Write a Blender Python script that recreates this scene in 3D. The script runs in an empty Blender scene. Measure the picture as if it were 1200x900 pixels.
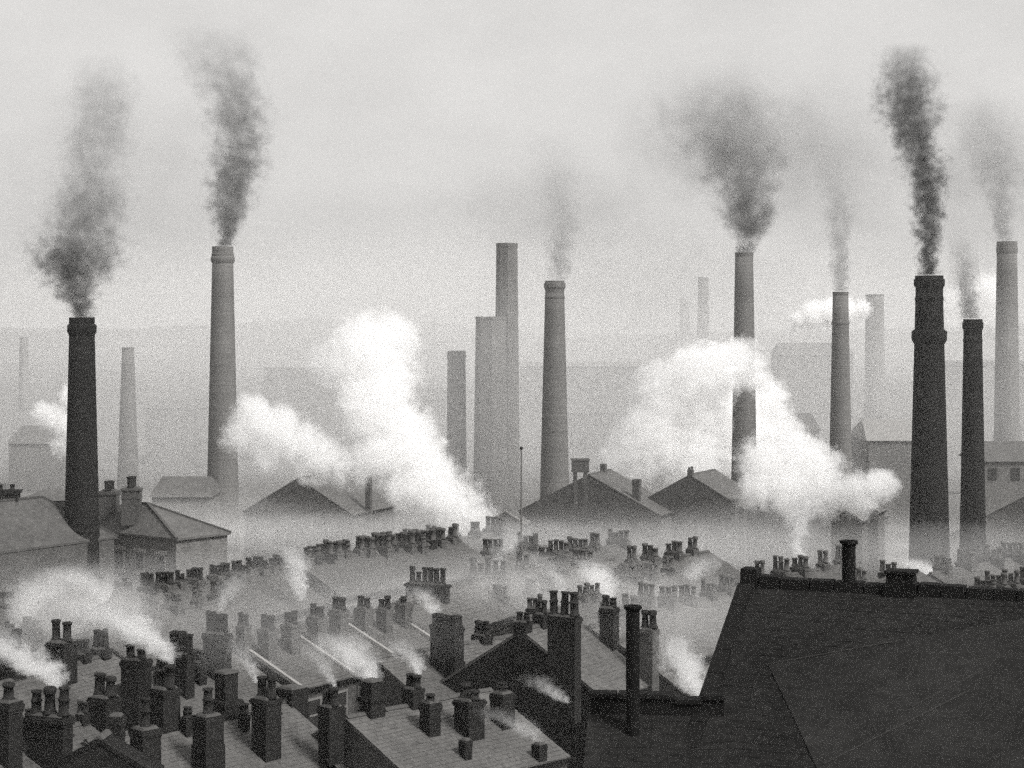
import bpy, bmesh, math, random
from mathutils import Vector, Matrix, noise as mnoise
R = math.radians
random.seed(7)
SC = bpy.context.scene
COL = SC.collection

# ------------------------------------------------------------------ camera, world, sun, exposure
CAM_Z, FPX, HOR = 22.5, 2239.0, 380.0
cam_d = bpy.data.cameras.new('camera')
cam = bpy.data.objects.new('camera', cam_d)
COL.objects.link(cam)
cam.location = (0, 0, CAM_Z)
cam.rotation_euler = (R(90), 0, 0)
cam_d.sensor_width = 36
cam_d.lens = 36 * FPX / 1200
cam_d.shift_y = -(450 - HOR) / 1200
cam_d.clip_start = 0.5
cam_d.clip_end = 9000
SC.camera = cam

SUN_EL, SUN_AZ = 46.0, 128.0          # azimuth measured from +Y (the view) towards +X
world = bpy.data.worlds.new('World')
SC.world = world
world.use_nodes = True
wn, wl = world.node_tree.nodes, world.node_tree.links
wn.clear()
wo = wn.new('ShaderNodeOutputWorld')
bg = wn.new('ShaderNodeBackground')
sky = wn.new('ShaderNodeTexSky')
sky.sky_type = 'NISHITA'
sky.sun_disc = False
sky.sun_elevation = R(SUN_EL)
sky.sun_rotation = R(SUN_AZ)
sky.air_density = 1.0
sky.dust_density = 4.0
sky.ozone_density = 1.0
bw = wn.new('ShaderNodeRGBToBW')
tint = wn.new('ShaderNodeMixRGB')
tint.blend_type = 'MULTIPLY'
tint.inputs[0].default_value = 1
tint.inputs[2].default_value = (1.0, 0.985, 0.965, 1)
# overcast: the clear sky mixed with an even, faintly mottled cloud sheet
wtc = wn.new('ShaderNodeTexCoord')
wmp = wn.new('ShaderNodeMapping')
wmp.inputs['Scale'].default_value = (7, 7, 13)
wno = wn.new('ShaderNodeTexNoise')
wno.inputs['Scale'].default_value = 1.6
wno.inputs['Detail'].default_value = 6
wno.inputs['Roughness'].default_value = 0.6
wmr = wn.new('ShaderNodeMapRange')
wmr.inputs['From Min'].default_value = 0.3
wmr.inputs['From Max'].default_value = 0.7
wmr.inputs['To Min'].default_value = 2.35
wmr.inputs['To Max'].default_value = 2.85
wmix = wn.new('ShaderNodeMixRGB')
wmix.inputs[0].default_value = 0.7
wl.new(wtc.outputs['Generated'], wmp.inputs[0])
wl.new(wmp.outputs[0], wno.inputs['Vector'])
wl.new(wno.outputs[0], wmr.inputs['Value'])
wl.new(sky.outputs[0], bw.inputs[0])
wl.new(bw.outputs[0], wmix.inputs[1])
wl.new(wmr.outputs[0], wmix.inputs[2])
wl.new(wmix.outputs[0], tint.inputs[1])
wl.new(tint.outputs[0], bg.inputs[0])
bg.inputs[1].default_value = 0.10
wl.new(bg.outputs[0], wo.inputs[0])

sun_d = bpy.data.lights.new('sun', 'SUN')
sun_d.energy = 1.5
sun_d.angle = R(14)
sun_d.color = (1.0, 0.985, 0.965)
sun = bpy.data.objects.new('sun', sun_d)
COL.objects.link(sun)
sdir = Vector((math.sin(R(SUN_AZ)) * math.cos(R(SUN_EL)), math.cos(R(SUN_AZ)) * math.cos(R(SUN_EL)), math.sin(R(SUN_EL))))
sun.rotation_euler = sdir.to_track_quat('Z', 'Y').to_euler()
sun.location = (60, 30, 90)

SC.view_settings.view_transform = 'Standard'
SC.view_settings.look = 'None'
SC.view_settings.exposure = 1.42
SC.view_settings.gamma = 1.0
SC.cycles.volume_bounces = 32
SC.cycles.transparent_max_bounces = 96
SC.cycles.max_bounces = 34
SC.cycles.diffuse_bounces = 3
SC.cycles.use_denoising = False
SC.cycles.use_adaptive_sampling = True
SC.cycles.adaptive_threshold = 0.05
SC.cycles.adaptive_min_samples = 20
SC.cycles.volume_step_rate = 1.0
SC.cycles.volume_max_steps = 128


def P(px, py, d):
    """world point seen at photo pixel px, py at distance d"""
    return Vector(((px - 600) / FPX * d, d, CAM_Z - (py - HOR) / FPX * d))


def dist_at(py, z):
    return (CAM_Z - z) * FPX / (py - HOR)


# ------------------------------------------------------------------ materials
MATS = {}


def G(v, w=0.0):
    return (v * (1 + w), v, v * (1 - w), 1)


def mat_plain(name, v, rough=0.85, var=0.35, scale=1.2, bump=0.25, kind=None, contrast=None, streak=0.0):
    """sooty mineral surface; kind 'brick' / 'slate' adds courses from the UV in metres"""
    m = bpy.data.materials.new(name)
    m.use_nodes = True
    n, l = m.node_tree.nodes, m.node_tree.links
    b = n['Principled BSDF']
    b.inputs['Roughness'].default_value = rough
    b.inputs['Specular IOR Level'].default_value = 0.5 if rough < 0.5 else 0.06 if v < .05 else 0.18
    tc = n.new('ShaderNodeTexCoord')
    n1 = n.new('ShaderNodeTexNoise')
    n1.inputs['Scale'].default_value = scale
    n1.inputs['Detail'].default_value = 6
    n1.inputs['Roughness'].default_value = 0.65
    l.new(tc.outputs['Object'], n1.inputs['Vector'])
    n2 = n.new('ShaderNodeTexNoise')
    n2.inputs['Scale'].default_value = scale * 22
    n2.inputs['Detail'].default_value = 4
    n2.inputs['Roughness'].default_value = 0.75
    l.new(tc.outputs['Object'], n2.inputs['Vector'])
    mx = n.new('ShaderNodeMath')
    mx.operation = 'ADD'
    l.new(n1.outputs[0], mx.inputs[0])
    l.new(n2.outputs[0], mx.inputs[1])
    src = mx.outputs[0]
    if streak:
        mp = n.new('ShaderNodeMapping')
        mp.inputs['Scale'].default_value = (1.6, 1.6, 0.09)
        l.new(tc.outputs['Object'], mp.inputs[0])
        n3 = n.new('ShaderNodeTexNoise')
        n3.inputs['Scale'].default_value = 1.0
        n3.inputs['Detail'].default_value = 3
        l.new(mp.outputs[0], n3.inputs['Vector'])
        ms = n.new('ShaderNodeMath')
        ms.operation = 'MULTIPLY_ADD'
        l.new(n3.outputs[0], ms.inputs[0])
        ms.inputs[1].default_value = streak
        l.new(src, ms.inputs[2])
        src2 = n.new('ShaderNodeMath')
        src2.operation = 'SUBTRACT'
        l.new(ms.outputs[0], src2.inputs[0])
        src2.inputs[1].default_value = streak * 0.5
        src = src2.outputs[0]
    mr = n.new('ShaderNodeMapRange')
    mr.inputs['From Min'].default_value = 0.55
    mr.inputs['From Max'].default_value = 1.45
    mr.inputs['To Min'].default_value = v * (1 - var)
    mr.inputs['To Max'].default_value = v * (1 + var)
    l.new(src, mr.inputs['Value'])
    val = mr.outputs[0]
    height = n2.outputs[0]
    if kind in ('brick', 'slate'):
        br = n.new('ShaderNodeTexBrick')
        l.new(tc.outputs['UV'], br.inputs['Vector'])
        br.inputs['Scale'].default_value = 1.0
        if kind == 'brick':
            br.inputs['Brick Width'].default_value = 0.235
            br.inputs['Row Height'].default_value = 0.078
            br.inputs['Mortar Size'].default_value = 0.007
            c1, c2, c3 = 0.7, 1.3, 1.5
        else:
            br.inputs['Brick Width'].default_value = 0.30
            br.inputs['Row Height'].default_value = 0.21
            br.inputs['Mortar Size'].default_value = 0.006
            c1, c2, c3 = (0.84, 1.16, 0.7) if v > .03 else (0.88, 1.12, 0.8)
        br.inputs['Color1'].default_value = G(c1)
        br.inputs['Color2'].default_value = G(c2)
        br.inputs['Mortar'].default_value = G(c3)
        mm = n.new('ShaderNodeMath')
        mm.operation = 'MULTIPLY'
        l.new(val, mm.inputs[0])
        l.new(br.outputs['Color'], mm.inputs[1])
        val = mm.outputs[0]
        hh = n.new('ShaderNodeMath')
        hh.operation = 'MULTIPLY_ADD'
        l.new(br.outputs['Fac'], hh.inputs[0])
        hh.inputs[1].default_value = -0.8
        l.new(n2.outputs[0], hh.inputs[2])
        height = hh.outputs[0]
    cc = n.new('ShaderNodeCombineColor')
    for i, k in enumerate((1.02, 1.0, 0.97)):
        q = n.new('ShaderNodeMath')
        q.operation = 'MULTIPLY'
        l.new(val, q.inputs[0])
        q.inputs[1].default_value = k
        l.new(q.outputs[0], cc.inputs[i])
    l.new(cc.outputs[0], b.inputs['Base Color'])
    if bump:
        bp = n.new('ShaderNodeBump')
        bp.inputs['Strength'].default_value = bump
        bp.inputs['Distance'].default_value = 0.03
        l.new(height, bp.inputs['Height'])
        l.new(bp.outputs[0], b.inputs['Normal'])
    MATS[name] = m
    return m


mat_plain('soot_brick', 0.016, 0.9, 0.45, 0.8, 0.4, 'brick')
mat_plain('grimy_brick', 0.06, 0.9, 0.40, 0.6, 0.4, 'brick')
mat_plain('mill_brick', 0.115, 0.9, 0.30, 0.25, 0.3, 'brick', streak=0.5)
mat_plain('mill_brick_dark', 0.012, 0.9, 0.5, 0.3, 0.4, 'brick', streak=0.7)
mat_plain('mill_brick_mid', 0.11, 0.9, 0.35, 0.25, 0.3, 'brick', streak=0.5)
mat_plain('slate', 0.09, 0.6, 0.35, 0.5, 0.3, 'slate')
mat_plain('slate_dark', 0.07, 0.65, 0.4, 0.5, 0.3, 'slate')
mat_plain('tarred_slate', 0.013, 0.75, 0.85, 0.45, 0.35, 'slate')
mat_plain('worn_slate', 0.0165, 0.75, 0.7, 0.6, 0.35, 'slate')
mat_plain('tarred_stone', 0.01, 0.85, 0.4, 1.5, 0.4)
mat_plain('pale_stone', 0.24, 0.8, 0.25, 1.5, 0.3)
mat_plain('ridge_clay', 0.06, 0.8, 0.4, 2.0, 0.3)
mat_plain('lead', 0.035, 0.5, 0.25, 2.5, 0.2)
mat_plain('pot_clay', 0.02, 0.85, 0.5, 2.5, 0.3)
mat_plain('pot_grey', 0.06, 0.85, 0.4, 2.5, 0.3)
mat_plain('iron', 0.008, 0.7, 0.4, 3.0, 0.2)
mat_plain('soot_hole', 0.01, 1.0, 0.3, 3.0, 0.0)
mat_plain('cinder_ground', 0.10, 0.95, 0.35, 0.15, 0.4)
mat_plain('hill_grass', 0.10, 0.95, 0.4, 0.01, 0.0)
mat_plain('glass_dark', 0.03, 0.15, 0.2, 1.0, 0.0)
mat_plain('painted_wood', 0.16, 0.6, 0.1, 2.0, 0.1)


# ------------------------------------------------------------------ mesh helpers
class MB:
    """collects faces, links them as one mesh object with a UV in metres"""

    def __init__(self):
        self.v, self.f = [], []

    def face(self, pts):
        i = len(self.v)
        self.v += [Vector(p) for p in pts]
        self.f.append(tuple(range(i, i + len(pts))))

    def poly(self, verts, faces):
        i = len(self.v)
        self.v += [Vector(p) for p in verts]
        self.f += [tuple(k + i for k in q) for q in faces]

    def box(self, x0, x1, y0, y1, z0, z1, taper=0.0):
        t = taper
        self.poly([(x0, y0, z0), (x1, y0, z0), (x1, y1, z0), (x0, y1, z0),
                   (x0 + t, y0 + t, z1), (x1 - t, y0 + t, z1), (x1 - t, y1 - t, z1), (x0 + t, y1 - t, z1)],
                  [(3, 2, 1, 0), (4, 5, 6, 7), (0, 1, 5, 4), (1, 2, 6, 5), (2, 3, 7, 6), (3, 0, 4, 7)])

    def obox(self, c, ax, ay, az):
        """box from centre and three half-extent vectors"""
        c, ax, ay, az = Vector(c), Vector(ax), Vector(ay), Vector(az)
        pts = [c + sx * ax + sy * ay + sz * az for sz in (-1, 1) for sx, sy in ((-1, -1), (1, -1), (1, 1), (-1, 1))]
        self.poly(pts, [(3, 2, 1, 0), (4, 5, 6, 7), (0, 1, 5, 4), (1, 2, 6, 5), (2, 3, 7, 6), (3, 0, 4, 7)])

    def bar(self, a, b, w, h):
        a, b = Vector(a), Vector(b)
        d = (b - a)
        s = d.cross(Vector((0, 0, 1)))
        if s.length < 1e-6:
            s = Vector((1, 0, 0))
        s.normalize()
        n = s.cross(d).normalized()
        self.obox((a + b) / 2, d / 2, s * w / 2, n * h / 2)

    def lathe(self, prof, n=16, cx=0, cy=0, cap_bottom=True, cap_top=True, rot=0.0):
        i0 = len(self.v)
        for r, z in prof:
            for k in range(n):
                a = 2 * math.pi * k / n + rot
                self.v.append(Vector((cx + r * math.cos(a), cy + r * math.sin(a), z)))
        for j in range(len(prof) - 1):
            for k in range(n):
                a, b = i0 + j * n + k, i0 + j * n + (k + 1) % n
                self.f.append((a, b, b + n, a + n))
        if cap_bottom:
            self.f.append(tuple(i0 + k for k in reversed(range(n))))
        if cap_top:
            self.f.append(tuple(i0 + (len(prof) - 1) * n + k for k in range(n)))

    def mesh(self, name, mat, smooth=False):
        me = bpy.data.meshes.new(name)
        me.from_pydata([tuple(p) for p in self.v], [], self.f)
        me.materials.append(MATS[mat])
        uv = me.uv_layers.new(name='UVMap')
        for p in me.polygons:
            nn = p.normal
            if abs(nn.z) > 0.999:
                t = Vector((1, 0, 0))
            else:
                t = Vector((-nn.y, nn.x, 0)).normalized()
            bt = nn.cross(t)
            for li in p.loop_indices:
                co = me.vertices[me.loops[li].vertex_index].co
                uv.data[li].uv = (co.dot(t), co.dot(bt))
            p.use_smooth = smooth
        return me

    def build(self, name, mat, parent=None, loc=None, smooth=False):
        return link(name, self.mesh(name, mat, smooth), parent, loc)


def link(name, me, parent=None, loc=None):
    o = bpy.data.objects.new(name, me)
    COL.objects.link(o)
    if parent is not None:
        o.parent = parent
    if loc is not None:
        o.location = loc
    return o


def tag(o, label=None, cat=None, group=None, kind=None):
    if label:
        o['label'] = label
    if cat:
        o['category'] = cat
    if group:
        o['group'] = group
    if kind:
        o['kind'] = kind
    return o


def thing(name, label, cat, loc=(0, 0, 0), yaw=0.0, group=None):
    o = bpy.data.objects.new(name, None)
    o.empty_display_size = 0.3
    COL.objects.link(o)
    o.location = loc
    o.rotation_euler = (0, 0, yaw)
    return tag(o, label, cat, group)


ORD = ['first', 'second', 'third', 'fourth', 'fifth', 'sixth', 'seventh', 'eighth', 'ninth']

# ------------------------------------------------------------------ setting
def ground_z(y):
    t = min(1, max(0, (y - 130) / 50))
    return -9.0 * t * t * (3 - 2 * t)


mb = MB()
ys = [-200, 0, 60, 130] + [135 + 5 * i for i in range(10)] + [260, 600, 1200, 3000]
for y0, y1 in zip(ys[:-1], ys[1:]):
    mb.face([(-2600, y0, ground_z(y0)), (2600, y0, ground_z(y0)), (2600, y1, ground_z(y1)), (-2600, y1, ground_z(y1))])
g = mb.build('ground', 'cinder_ground')
g['kind'] = 'structure'


def hill(name, d, y_px, amp, seed, depth=260):
    mb = MB()
    n = 90
    xs = [(-0.75 + 1.5 * k / n) * d for k in range(n + 1)]
    prof = []
    for x in xs:
        h = CAM_Z - (y_px - HOR) / FPX * d
        h += amp * (mnoise.fractal(Vector((x / d * 3.1, seed, 0.3)), 1.0, 2.0, 5))
        prof.append(max(2.0, h) + 9.5)
    rows = [(0, -depth), (0.45, -depth * 0.5), (1, 0), (0.6, depth * 0.6), (0, depth * 1.2)]
    for (k0, o0), (k1, o1) in zip(rows[:-1], rows[1:]):
        for i in range(n):
            mb.face([(xs[i], d + o0, prof[i] * k0 - 9.5), (xs[i + 1], d + o0, prof[i + 1] * k0 - 9.5),
                     (xs[i + 1], d + o1, prof[i + 1] * k1 - 9.5), (xs[i], d + o1, prof[i] * k1 - 9.5)])
    o = mb.build(name, 'hill_grass')
    o['kind'] = 'structure'
    return o


hill('hill', 1900, 374, 44, 2.0, 400)
hill('hill', 950, 398, 9, 7.7, 240)


# ------------------------------------------------------------------ chimney pots, stacks, houses
def pot_mesh(kind, mat):
    """unit pot: height 1, body radius about 0.16"""
    mb = MB()
    if kind == 0:      # plain roll-top
        pr = [(0.19, 0), (0.19, 0.07), (0.155, 0.09), (0.145, 0.84), (0.18, 0.87), (0.18, 0.98), (0.15, 1.0), (0.11, 1.0), (0.11, 0.8)]
    elif kind == 1:    # tapered with heavy lip
        pr = [(0.21, 0), (0.2, 0.1), (0.165, 0.13), (0.135, 0.72), (0.17, 0.75), (0.185, 0.8), (0.185, 0.95), (0.15, 1.0), (0.1, 1.0), (0.1, 0.8)]
    elif kind == 2:    # two-collar tallboy
        pr = [(0.19, 0), (0.19, 0.05), (0.15, 0.07), (0.145, 0.5), (0.175, 0.52), (0.175, 0.58), (0.14, 0.6), (0.13, 0.9), (0.165, 0.92), (0.165, 1.0), (0.105, 1.0), (0.105, 0.8)]
    else:              # wide square pot
        mb.box(-0.19, 0.19, -0.19, 0.19, 0, 0.1)
        mb.box(-0.165, 0.165, -0.165, 0.165, 0.1, 0.86)
        mb.box(-0.2, 0.2, -0.2, 0.2, 0.86, 0.96, 0.02)
        mb.box(-0.12, 0.12, -0.12, 0.12, 0.96, 1.0)
        return mb.mesh('chimney_pot', mat)
    mb.lathe(pr, 12, cap_top=False)
    return mb.mesh('chimney_pot', mat, True)


POTS = {(k, m): pot_mesh(k, m) for k in range(4) for m in ('pot_clay', 'pot_grey')}


def stack(house, org, yaw, wpos, z0, ztop, app_w, npots, pot_h, pot_kind=None, brick='soot_brick', potmat='pot_clay', step=0.0, square=False, turn=False, label=None):
    """brick chimney stack on a house; wpos is the world x, y; app_w the width it shows to the camera"""
    c, s = math.cos(yaw), math.sin(yaw)
    dx, dy = wpos.x - org.x, wpos.y - org.y
    lx, ly = c * dx + s * dy, -s * dx + c * dy
    ca, cb = abs(c), abs(s)                # apparent factors: a along ridge, b across
    rnd = random.Random(int(wpos.x * 31 + wpos.y * 17 + ztop * 7))
    if npots >= 3 and not square:
        a = min(0.55, app_w * 0.45 / max(ca, 0.2))
        b = max(0.5, (app_w - a * ca) / cb)
    else:
        a = b = app_w / (ca + cb)
    if turn:
        a, b = b, a
    k = 1 / 1.12                            # the corbel shows widest
    a, b = a * k / 2, b * k / 2
    mb = MB()
    sty = rnd.choice((0, 0, 1, 2))
    hc = min(rnd.uniform(.16, .34), (ztop - z0) * 0.2)
    e = (0.06, 0.085, 0.035)[sty] * (a + b)
    mb.box(-a, a, -b, b, z0, ztop - hc)
    if sty == 1:
        zs = ztop - hc - rnd.uniform(.25, .5)
        mb.box(-a - e * .45, a + e * .45, -b - e * .45, b + e * .45, zs, zs + .09)
    elif sty == 2:
        zs = max(z0 + .9, ztop - rnd.uniform(.9, 1.4))
        mb.box(-a - e * 1.2, a + e * 1.2, -b - e * 1.2, b + e * 1.2, z0, zs)
    z = ztop - hc
    mb.box(-a - e * 0.5, a + e * 0.5, -b - e * 0.5, b + e * 0.5, z, z + hc * 0.3)
    mb.box(-a - e, a + e, -b - e, b + e, z + hc * 0.3, z + hc * 0.72)
    mb.box(-a - e * 0.4, a + e * 0.4, -b - e * 0.4, b + e * 0.4, z + hc * 0.72, ztop)
    if step:
        mb.box(-a * 0.72, a * 0.72, -b * 0.72, b * 0.72, ztop, ztop + step)
    ob = mb.build('chimney_stack', brick, house, (lx, ly, 0))
    ob.rotation_euler = (rnd.uniform(-.004, .004), rnd.uniform(-.004, .004), rnd.uniform(-.06, .06))
    if label:
        ob['label'] = label
    # mortar bed the pots stand in
    mb = MB()
    mb.box(-a * 0.86, a * 0.86, -b * 0.86, b * 0.86, ztop + step, ztop + step + 0.07, 0.05)
    mb.build('flaunching', 'pot_grey', ob)
    if npots:
        long = b if b >= a else a
        n = npots
        for i in range(n):
            t = 0 if n == 1 else (-1 + 2 * i / (n - 1))
            pk = pot_kind if pot_kind is not None else rnd.choice([0, 0, 1, 1, 2])
            pm = potmat
            hh = pot_h * rnd.choice((0.72, .9, 1.0, 1.0, 1.08)) * rnd.uniform(0.95, 1.05)
            span = long * (0.62 if n == 2 else 0.76)
            r = min(max(0.8, 0.34 / 0.32), span / max(1, n - 1) / 0.19) if n > 1 else 1.0
            r *= rnd.uniform(0.9, 1.05)
            p = link('chimney_pot', POTS[(pk, pm)], ob)
            off = t * span
            p.location = (0 if b >= a else off, off if b >= a else 0, ztop + step + 0.04)
            p.scale = (r, r, hh)
            p.rotation_euler = (rnd.uniform(-.05, .05), rnd.uniform(-.05, .05), rnd.uniform(0, 6.3))
    return ob


def slates_mesh(L, s, pitch, mat, w=0.30, gauge=0.20, over=0.12, seed=1, both=True, lift0=0.014):
    """overlapping slates on a double pitch; origin at ridge start, ridge along +x at z=0"""
    rnd = random.Random(seed)
    mb = MB()
    tp, cp, sp = math.tan(pitch), math.cos(pitch), math.sin(pitch)
    slope_len = (s + over) / cp
    rows = max(2, int(slope_len / gauge))
    gg = slope_len / rows
    for side in ((-1, 1) if both else (-1,)):
        dirv = Vector((0, side * cp, -sp))
        nrm = Vector((0, side * sp, cp))
        for r in range(rows):
            q0, q1 = r * gg, (r + 1) * gg + 0.01
            x = -0.04 - (w / 2 if r % 2 else 0)
            while x < L + 0.03:
                x0, x1 = max(x, -0.04) + 0.004, min(x + w, L + 0.04) - 0.004
                x += w
                if x1 - x0 < 0.03:
                    continue
                lift = lift0 * (1 + rnd.uniform(-0.3, 0.6))
                dq = rnd.uniform(-0.012, 0.012)
                sk = rnd.uniform(-0.006, 0.006)
                a = dirv * q0 + nrm * 0.004
                b0 = dirv * (q1 + dq) + nrm * (lift + sk)
                b1 = dirv * (q1 + dq) + nrm * (lift - sk)
                A, B = Vector((x0, 0, 0)), Vector((x1, 0, 0))
                lo0, lo1 = b0 - nrm * lift * 0.95, b1 - nrm * lift * 0.95
                f1 = [A + a, A + b0, B + b1, B + a]
                f2 = [A + b0, A + lo0, B + lo1, B + b1]
                if side == 1:
                    f1.reverse()
                    f2.reverse()
                mb.face(f1)
                mb.face(f2)
    return mb.mesh('slates', mat)


def roof_mesh(L, s, pitch, mat, over=0.12, th=0.12):
    mb = MB()
    tp = math.tan(pitch)
    e = s + over
    x0, x1 = -0.03, L + 0.03
    for side in (-1, 1):
        y1, z1 = side * e, -e * tp
        A = [(x0, 0, 0), (x1, 0, 0), (x1, y1, z1), (x0, y1, z1)]
        B = [(p[0], p[1], p[2] - th) for p in A]
        if side == 1:
            idx = [(0, 1, 2, 3), (7, 6, 5, 4), (0, 3, 7, 4), (1, 5, 6, 2), (3, 2, 6, 7)]
        else:
            idx = [(3, 2, 1, 0), (4, 5, 6, 7), (4, 7, 3, 0), (2, 6, 5, 1), (7, 6, 2, 3)]
        mb.poly(A + B, idx)
    return mb.mesh('roof', mat)


def wall_mesh(L, s, pitch, zr, mat, zb=0.0):
    mb = MB()
    zt = zr - 0.13
    ze = zt - s * math.tan(pitch)
    p0 = [(0.004, -s, zb - 0.3), (0.004, -s, ze), (0.004, 0, zt), (0.004, s, ze), (0.004, s, zb - 0.3)]
    p1 = [(L - 0.004, p[1], p[2]) for p in p0]
    mb.poly(p0 + p1, [(0, 1, 2, 3, 4), (9, 8, 7, 6, 5), (0, 5, 6, 1), (3, 8, 9, 4)])
    me = mb.mesh('wall', mat)
    return me


def windows(house, L, s, pitch, zr, mat='glass_dark', side=-1, n=2):
    """sash windows on the street wall"""
    ze = zr - 0.13 - s * math.tan(pitch)
    for lev in (ze - 1.75, ze - 4.4):
        for i in range(n):
            x = L * (i + 0.5) / n
            mb = MB()
            y = side * s
            o = side * 0.03
            for (xa, xb, za, zb) in ((x - .5, x - .42, lev, lev + 1.35), (x + .42, x + .5, lev, lev + 1.35), (x - .42, x + .42, lev, lev + .08), (x - .42, x + .42, lev + 1.27, lev + 1.35), (x - .42, x + .42, lev + .64, lev + .7)):
                mb.box(xa, xb, min(y - o, y + o * 2), max(y - o, y + o * 2), za, zb)
            w = mb.build('window', 'painted_wood', house)
            mb = MB()
            mb.box(x - .42, x + .42, min(y - o, y + o), max(y - o, y + o), lev + .08, lev + 1.27)
            mb.build('pane', mat, w)
            mb = MB()
            mb.box(x - .6, x + .6, min(y - o, y + o * 4), max(y - o, y + o * 4), lev - .14, lev - .004)
            mb.build('sill', 'pale_stone', w)


class Row:
    pass


def terrace(a, b, zr, n, s, pitch, desc, cat='house', name='terraced_house', group=None, roof='slate', wall='grimy_brick', stacks=(), coping=False,
            near=False, brick='soot_brick', potmat='pot_clay', detail=True, front=True, labels=None, coping_mat='pale_stone'):
    """a row of n houses whose common ridge is seen from photo pixel a to photo pixel b at height zr"""
    d0, d1 = dist_at(a[1], zr), dist_at(b[1], zr)
    A, B = P(a[0], a[1], d0), P(b[0], b[1], d1)
    v = Vector((B.x - A.x, B.y - A.y))
    Lt = v.length
    yaw = math.atan2(v.y, v.x)
    u = v / Lt
    pr = R(pitch)
    L = Lt / n
    rm, wm = roof_mesh(L, s, pr, roof), wall_mesh(L, s, pr, zr, wall, ground_z(A.y))
    sms = [slates_mesh(L, s, pr, roof, seed=k + 3, w=0.30 if detail else 0.45, gauge=0.20 if detail else 0.32) for k in range(min(n, 2))]
    houses = []
    for i in range(n):
        o = Vector((A.x + u.x * L * i, A.y + u.y * L * i, 0))
        if labels:
            lab = labels[i]
        elif n == 1:
            lab = desc
        else:
            lab = '%s house from the left %s' % (ORD[i], desc)
        h = thing(name, lab, cat, o, yaw, group)
        link('wall', wm, h)
        r = link('roof', rm, h, (0, 0, zr))
        sl = link('slates', sms[i % len(sms)], r)
        sl['kind'] = 'stuff'
        if near:
            m = int(L / 0.42)
            for k in range(m):
                q = MB()
                w2 = L / m
                tp = math.tan(pr)
                zz = random.uniform(0, .012)
                q.poly([(0.006, -.14, -.14 * tp + .03), (0.006, -.05, .055), (0.006, .05, .055), (0.006, .14, -.14 * tp + .03),
                        (w2 - .006, -.14, -.14 * tp + .03), (w2 - .006, -.05, .055), (w2 - .006, .05, .055), (w2 - .006, .14, -.14 * tp + .03)],
                       [(0, 4, 5, 1), (1, 5, 6, 2), (2, 6, 7, 3), (0, 1, 2, 3), (7, 6, 5, 4)])
                q.build('ridge_tile', 'ridge_clay', r, (w2 * k, 0, .02 + zz))
        else:
            q = MB()
            tp = math.tan(pr)
            m = max(2, int(L / 0.5))
            for k in range(m):
                x0, x1 = L * k / m + .008, L * (k + 1) / m - .008
                zz = random.uniform(.01, .03)
                q.poly([(x0, -.15, -.15 * tp + .03 + zz), (x0, -.05, .06 + zz), (x0, .05, .06 + zz), (x0, .15, -.15 * tp + .03 + zz),
                        (x1, -.15, -.15 * tp + .03 + zz), (x1, -.05, .06 + zz), (x1, .05, .06 + zz), (x1, .15, -.15 * tp + .03 + zz)],
                       [(0, 4, 5, 1), (1, 5, 6, 2), (2, 6, 7, 3), (0, 1, 2, 3), (7, 6, 5, 4)])
            q.build('ridge_tiles', 'ridge_clay', r)
        if coping:
            e = s + .1
            for side in (-1, 1):
                q = MB()
                q.bar((0.0, 0.06 * side, 0.09), (0.0, side * e, -e * math.tan(pr) + 0.09), 0.16, 0.14)
                q.build('verge_coping', coping_mat, r)
        # gutter along the eave
        q = MB()
        e = s + .16
        q.box(0.01, L - .01, -e - .07, -e + .05, -e * math.tan(pr) - .12, -e * math.tan(pr) - .02)
        q.build('gutter', 'iron', r)
        if front:
            windows(h, L, s, pr, zr)
        houses.append(h)
    row = Row()
    row.h, row.A, row.u, row.yaw, row.L, row.s, row.pr, row.zr, row.Lt, row.n = houses, A, u, yaw, L, s, pr, zr, Lt, n
    for st in stacks:
        place_stack(row, **{"brick": brick, "potmat": potmat, **st})
    return row


def place_stack(row, px, top, w, n=2, ph=14, base=None, brick='soot_brick', potmat='pot_clay', kind=None, step=0, square=False, turn=False, label=None):
    k = (px - 600) / FPX
    u, A = row.u, row.A
    t = (k * A.y - A.x) / (u.x - k * u.y)
    pos = Vector((A.x + u.x * t, A.y + u.y * t, 0))
    if base is not None:
        # where the line of sight through the stack's foot meets the front slope
        v = Vector((u.y, -u.x))
        m = (base - HOR) / FPX
        # z(d) = CAM_Z - m d ; point = (k d, d); q = v.(p - A); z = zr - tan * q
        tp = math.tan(row.pr)
        kv = v.x * k + v.y
        Av = v.x * A.x + v.y * A.y
        den = (-m + tp * kv)
        if abs(den) > 1e-6:
            d = (row.zr + tp * Av - CAM_Z) / den
            q = kv * d - Av
            if -0.6 <= q <= row.s + 1.5:
                pos = Vector((k * d, d, 0))
            else:
                print('stack off slope', px, base, round(q, 2))
    d = pos.y
    pos3 = Vector((pos.x, pos.y, 0))
    ztop = CAM_Z - (top - HOR) / FPX * d
    i = int((pos.x - A.x) * u.x / row.L + (pos.y - A.y) * u.y / row.L)
    i = max(0, min(row.n - 1, i))
    hh = row.h[i]
    q = (pos.x - A.x) * u.y - (pos.y - A.y) * u.x
    z0 = row.zr - abs(q) * math.tan(row.pr) - 1.4
    if ztop < z0 + 1.6:
        print('stack low', px, top, round(ztop - z0 - 1.4, 2))
        ztop = z0 + 1.7
    stack(hh, Vector(hh.location), row.yaw, pos3, z0, ztop, w * d / FPX, n, ph * d / FPX, kind, brick, potmat, step * d / FPX, square, turn, label)


D = dict
FZ = random.Random(5)


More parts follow.
